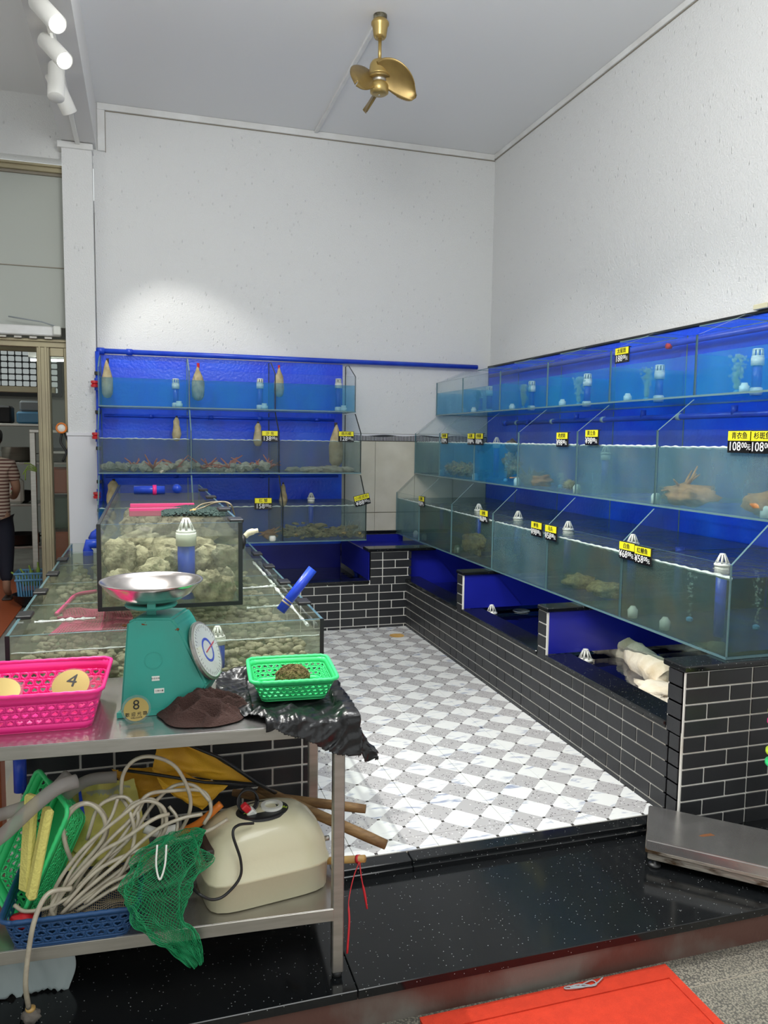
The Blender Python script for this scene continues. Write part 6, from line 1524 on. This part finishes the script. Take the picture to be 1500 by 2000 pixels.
MB().tube([at(60, 703, 'y', 10.0), at(200, 705, 'y', 10.0)], .016, 10).build('tube', emit('tube_glow', (.95, 1, .95), 3.5), t, smooth=True)
MB().cbox(at(55, 697, 'y', 10.04), at(205, 692, 'y', 10.10), .004).build('batten', M['white_plastic'], t)
# inner aluminium posts
b = MB().cbox((-1.62, 8.4, 0), (-1.56, 8.46, 2.2), .004).cbox((-3, 8.4, 2.02), (-.85, 8.46, 2.08), .004).cbox((-3, 8.4, 2.42), (-.85, 8.46, 2.5), .004)
struct('door_2', b, M['aluminium'])
# shelf unit
sh = thing('storage_rack', 'steel storage rack with pots and crates seen through the doorway', 'rack', (-1.2, 10.0, 0))
RX0, RX1, RY0, RY1 = -1.72, -.72, 9.3, 9.9
for x in (RX0, RX1-.03):
    for y in (RY0, RY1-.03): MB().cbox((x, y, 0), (x+.03, y+.03, 2.0), .003).build('post', M['steel'], sh)
for z in (.35, .82, 1.28, 1.70): MB().cbox((RX0, RY0, z), (RX1, RY1, z+.025), .003).build('shelf', M['steel'], sh)
tp = thing('step_ladder', 'tall grey metal post of a stand just inside the doorway', 'stand', (-.95, 7.9, 0))
pa, pb = at(62, 845, 'y', 7.9), at(72, 1100, 'y', 7.9)
MB().cbox((pa.x-.02, 7.88, .0005), (pa.x+.03, 7.93, pa.z), .004).build('post', M['steel'], tp)
MB().cbox((pa.x-.02, 7.88, pa.z), (pa.x+.6, 8.3, pa.z+.03), .004).build('shelf', M['steel'], tp)
def bx_(nm, lb, cat, a, b_, mt, r=.01): box1(nm, a, b_, mt, label=lb, cat=cat, r=r)
def pot(x, y, z, r, h, lb, mt='steel', nm='cooking_pot'):
    t = thing(nm, lb, 'pot', (x, y, z)); MB().lathe([(r*.8, 0), (r, h*.15), (r, h), (r*1.05, h*1.02), (r*.93, h), (r*.93, h*.2), (0, h*.12)], (x, y, z), 24).build('bowl', M[mt], t, smooth=True)
    for s_ in (-1, 1): MB().tube(spline([(x+s_*r, y-.03, z+h*.75), (x+s_*(r+.03), y, z+h*.75), (x+s_*r, y+.03, z+h*.75)], 4), .006, 6).build('handle', M[mt], t, smooth=True)
pot(-1.38, 9.55, 1.306, .16, .16, 'steel pot on the rack shelf seen through the doorway'); pot(-.98, 9.55, 1.306, .17, .12, 'wide steel pan on the rack beside the pot')
pot(-1.4, 9.55, .846, .15, .13, 'dark pan on the low shelf through the doorway', 'dark_stuff'); pot(-1.36, 9.5, .376, .2, .12, 'black basin on the bottom shelf through the doorway', 'black_plastic')
bx_('food_bag', 'white printed rice sack on the rack seen through the doorway', 'sack', (-1.52, 9.32, .846), (-1.30, 9.46, 1.12), 'white_plastic', .03)
o = inst('lettering', text_mesh('▲', .08, 'leaf'), None, (-1.41, 9.315, .95), (math.pi/2, 0, 0)); par(o, bpy.data.objects['food_bag'])
o = inst('lettering', text_mesh('●', .05, 'red_plastic'), None, (-1.40, 9.315, 1.01), (math.pi/2, 0, 0)); par(o, bpy.data.objects['food_bag'])
bx_('storage_box', 'blue plastic box on the upper rack shelf through the doorway', 'box', (-1.35, 9.35, 1.728), (-1.05, 9.7, 1.86), 'sky_plastic', .02)
bx_('storage_box', 'clear grey box stacked on the blue box through the doorway', 'box', (-1.32, 9.37, 1.862), (-1.02, 9.68, 1.98), 'grey_plastic', .02)
bx_('dark_case', 'tilted black case on the upper rack shelf through the doorway', 'case', (-1.70, 9.35, 1.728), (-1.40, 9.6, 1.92), 'dark_stuff', .02)
bx_('orange_crate', 'upper orange crate behind the glass strip next to the column', 'crate', (-.98, 8.4, 1.02), (-.60, 8.9, 1.27), 'orange_plastic', .015)
bx_('green_crate', 'dark green crate between the orange ones behind the glass strip', 'crate', (-.98, 8.42, .66), (-.60, 8.88, .98), 'leaf', .015)
bpy.data.objects['green_crate'].data.materials[0] = pm('dark_green', (.04, .09, .045), .6)
bx_('orange_crate', 'lower orange crate behind the glass strip next to the column', 'crate', (-.98, 8.4, .34), (-.60, 8.9, .63), 'orange_plastic', .015)
bx_('crate_stand', 'low dark stand under the orange crates next to the column', 'stand', (-1.0, 8.4, .001), (-.58, 8.9, .338), 'kitchen_floor', .01)
bx_('grey_tub', 'grey lidded tub on top of the crates behind the glass strip', 'tub', (-.98, 8.45, 1.45), (-.60, 8.85, 1.72), 'grey_plastic', .03)
bx_('crate_shelf', 'thin steel shelf board above the crates next to the column', 'shelf', (-1.0, 8.4, 1.42), (-.58, 8.9, 1.448), 'steel', .003)
t = thing('wall_fan', 'small red-rimmed clamp fan on a black cable beside the column', 'fan', at(119, 838, 'y', 7.0))
c = at(120, 836, 'y', 7.0); rot = Matrix.Translation(c) @ Matrix.Rotation(math.pi/2, 4, 'X')
MB().lathe([(.030, -.01), (.044, -.01), (.046, 0), (.044, .012), (.034, .014), (.030, -.01)], n=28, mt=rot, cap=False).build('rim', M['orange_hose'], t, smooth=True)
MB().lathe([(0, .0), (.034, .0), (.030, .006), (0, .008)], n=28, mt=rot).build('face', M['white_plastic'], t, smooth=True)
MB().tube(spline([c+Vector((0, .02, -.04)), c+Vector((-.01, .02, -.12)), c+Vector((.03, .02, -.2)), c+Vector((.0, .02, -.28))], 6), .010, 6).tube(spline([c+Vector((.02, .02, -.04)), c+Vector((.05, .02, -.14)), c+Vector((.02, .02, -.24))], 6), .008, 6).build('cable', M['black_plastic'], t, smooth=True)
# blue basket with green vegetable on black bowl
c = at(60, 1160, 'z', .12)
t = thing('bowl', 'black bowl on the floor under the pale blue basket in the doorway', 'bowl', (c.x, c.y, 0))
MB().lathe([(.08, 0), (.14, .05), (.155, .11), (.16, .112), (.145, .10), (.12, .05), (0, .02)], (c.x, c.y, .0135), 28).build('shell', M['black_plastic'], t, smooth=True)
bk = thing('vegetable_basket', 'pale blue slotted basket holding green vegetables beyond the doorway', 'basket', (c.x, c.y, .10))
z0, z1 = .07, .33
MB().cbox((c.x-.10, c.y-.09, z0), (c.x+.09, c.y+.09, z0+.01), .004).build('base', M['sky_plastic'], bk)
b = MB()
for k in range(9):
    for s_ in (-1, 1):
        b.prism([(c.x-.09+k*.021, c.y+s_*.085, z0), (c.x-.079+k*.021, c.y+s_*.085, z0), (c.x-.10+.004+k*.025, c.y+s_*.11, z1), (c.x-.110+k*.025, c.y+s_*.11, z1)], (0, .003, 0))
        b.prism([(c.x+s_*.095, c.y-.085+k*.02, z0), (c.x+s_*.095, c.y-.073+k*.02, z0), (c.x+s_*.115, c.y-.095+k*.024, z1), (c.x+s_*.115, c.y-.108+k*.024, z1)], (.003, 0, 0))
b.build('slats', M['sky_plastic'], bk, kind='stuff')
b = MB()
for z_, s_ in ((z1, 1.0), (z1-.06, .95)):
    b.tube([(c.x-.118*s_, c.y-.115*s_, z_), (c.x+.118*s_, c.y-.115*s_, z_), (c.x+.118*s_, c.y+.115*s_, z_), (c.x-.118*s_, c.y+.115*s_, z_), (c.x-.118*s_, c.y-.115*s_, z_)], .010, 8)
b.build('rim', M['sky_plastic'], bk)
for k in range(4):
    q = Vector((c.x+.05-.03*k, c.y+.01*k, .20)); e = q+Vector((.02-.06*k*.8, -.01, .22-.03*k))
    MB().tube(spline([q, (q+e)/2+Vector((.01, 0, 0)), e], 5), [.022]*4+[.018]*4+[.008]*3, 10).build('green_gourd', M['leaf'], label='pale green pepper in the blue basket, %s from the right' % ['first', 'second', 'third', 'fourth'][k], cat='vegetable', smooth=True, group='green peppers in the blue basket')
b = MB()
for k in range(4): b.tube(spline([at(72, 915+k*2, 'y', 7.86), at(58-k*2, 906+k*4, 'y', 7.86), at(47-k*1.2+(k % 2)*6, 905+k*11, 'y', 7.86)], 5), .005, 6)
b.build('spring_onion', M['leaf'], label='pale green vegetable leaves hanging from the metal stand in the doorway', cat='vegetable', smooth=True)

# ------------------------------------------------------------------ person in the doorway
fp = at(-6, 1172, 'z', .012); PX, PY = fp.x-.0, fp.y
pr_ = thing('person', 'person in brown-striped shirt and dark trousers cut by the left edge, back turned', 'person', (PX, PY, .012))
def skin(name, joints, edges, mt, parent, sub=2):
    me = bpy.data.meshes.new(name); me.from_pydata([j[0] for j in joints], edges, []); o = bpy.data.objects.new(name, me); COL.objects.link(o); me.materials.append(M[mt])
    mo = o.modifiers.new('k', 'SKIN'); mo.use_smooth_shade = True
    for v, j in zip(me.skin_vertices[0].data, joints): v.radius = j[1] if isinstance(j[1], tuple) else (j[1], j[1])
    me.skin_vertices[0].data[0].use_root = True
    s_ = o.modifiers.new('s', 'SUBSURF'); s_.levels = sub; s_.render_levels = sub
    par(o, parent); return o
def J(x, y, z, r): return ((PX+x, PY+y, .012+z), r)
body = [J(0, 0, .82, (.14, .10)), J(0, 0, 1.02, (.125, .09)), J(0, 0, 1.20, (.14, .10)), J(0, 0, 1.33, (.10, .07)), J(0, .01, 1.40, .05), J(0, .01, 1.46, .05), J(0, -.0, 1.54, (.075, .09)), J(0, 0, 1.60, .06),
        J(.15, 0, 1.30, .055), J(.20, .03, 1.08, .042), J(.15, .20, .98, .032), J(.08, .27, 1.0, .024),
        J(-.15, 0, 1.30, .055), J(-.20, .03, 1.08, .042), J(-.15, .20, .98, .032), J(-.08, .27, 1.0, .024),
        J(.085, 0, .72, .085), J(.09, .02, .42, .058), J(.09, -.01, .10, .036), J(.095, .10, .035, .032),
        J(-.085, 0, .72, .085), J(-.09, .02, .42, .058), J(-.09, -.01, .10, .036), J(-.095, .10, .035, .032)]
ed = [(0, 1), (1, 2), (2, 3), (3, 4), (4, 5), (5, 6), (6, 7), (3, 8), (8, 9), (9, 10), (10, 11), (3, 12), (12, 13), (13, 14), (14, 15), (0, 16), (16, 17), (17, 18), (18, 19), (0, 20), (20, 21), (21, 22), (22, 23)]
skin('body', body, ed, 'skin', pr_)
sh_ = [J(0, 0, .74, (.165, .125)), J(0, 0, 1.02, (.150, .115)), J(0, 0, 1.20, (.160, .12)), J(0, 0, 1.33, (.115, .085)), J(0, .01, 1.385, .062), J(.15, 0, 1.30, .072), J(.195, .02, 1.14, .060), J(-.15, 0, 1.30, .072), J(-.195, .02, 1.14, .060)]
skin('striped_shirt', sh_, [(0, 1), (1, 2), (2, 3), (3, 4), (3, 5), (5, 6), (3, 7), (7, 8)], 'stripe', pr_)
tr_ = [J(0, 0, .90, (.150, .115)), J(.085, 0, .70, .105), J(.09, .02, .42, .078), J(.09, 0, .16, .058), J(-.085, 0, .70, .105), J(-.09, .02, .42, .078), J(-.09, 0, .16, .058)]
skin('trousers', tr_, [(0, 1), (1, 2), (2, 3), (0, 4), (4, 5), (5, 6)], 'navy_cloth', pr_)
MB().blob((PX, PY-.01, 1.575), .115, (.85, .95, 1.05), .08, 2, 3, 2).build('hair', M['hair'], pr_, smooth=True)
for s_ in (-1, 1): MB().cbox((PX+s_*.095-.045, PY-.06, .0125), (PX+s_*.095+.045, PY+.18, .035), .01, 2).build('sandal', M['rubber'], pr_)
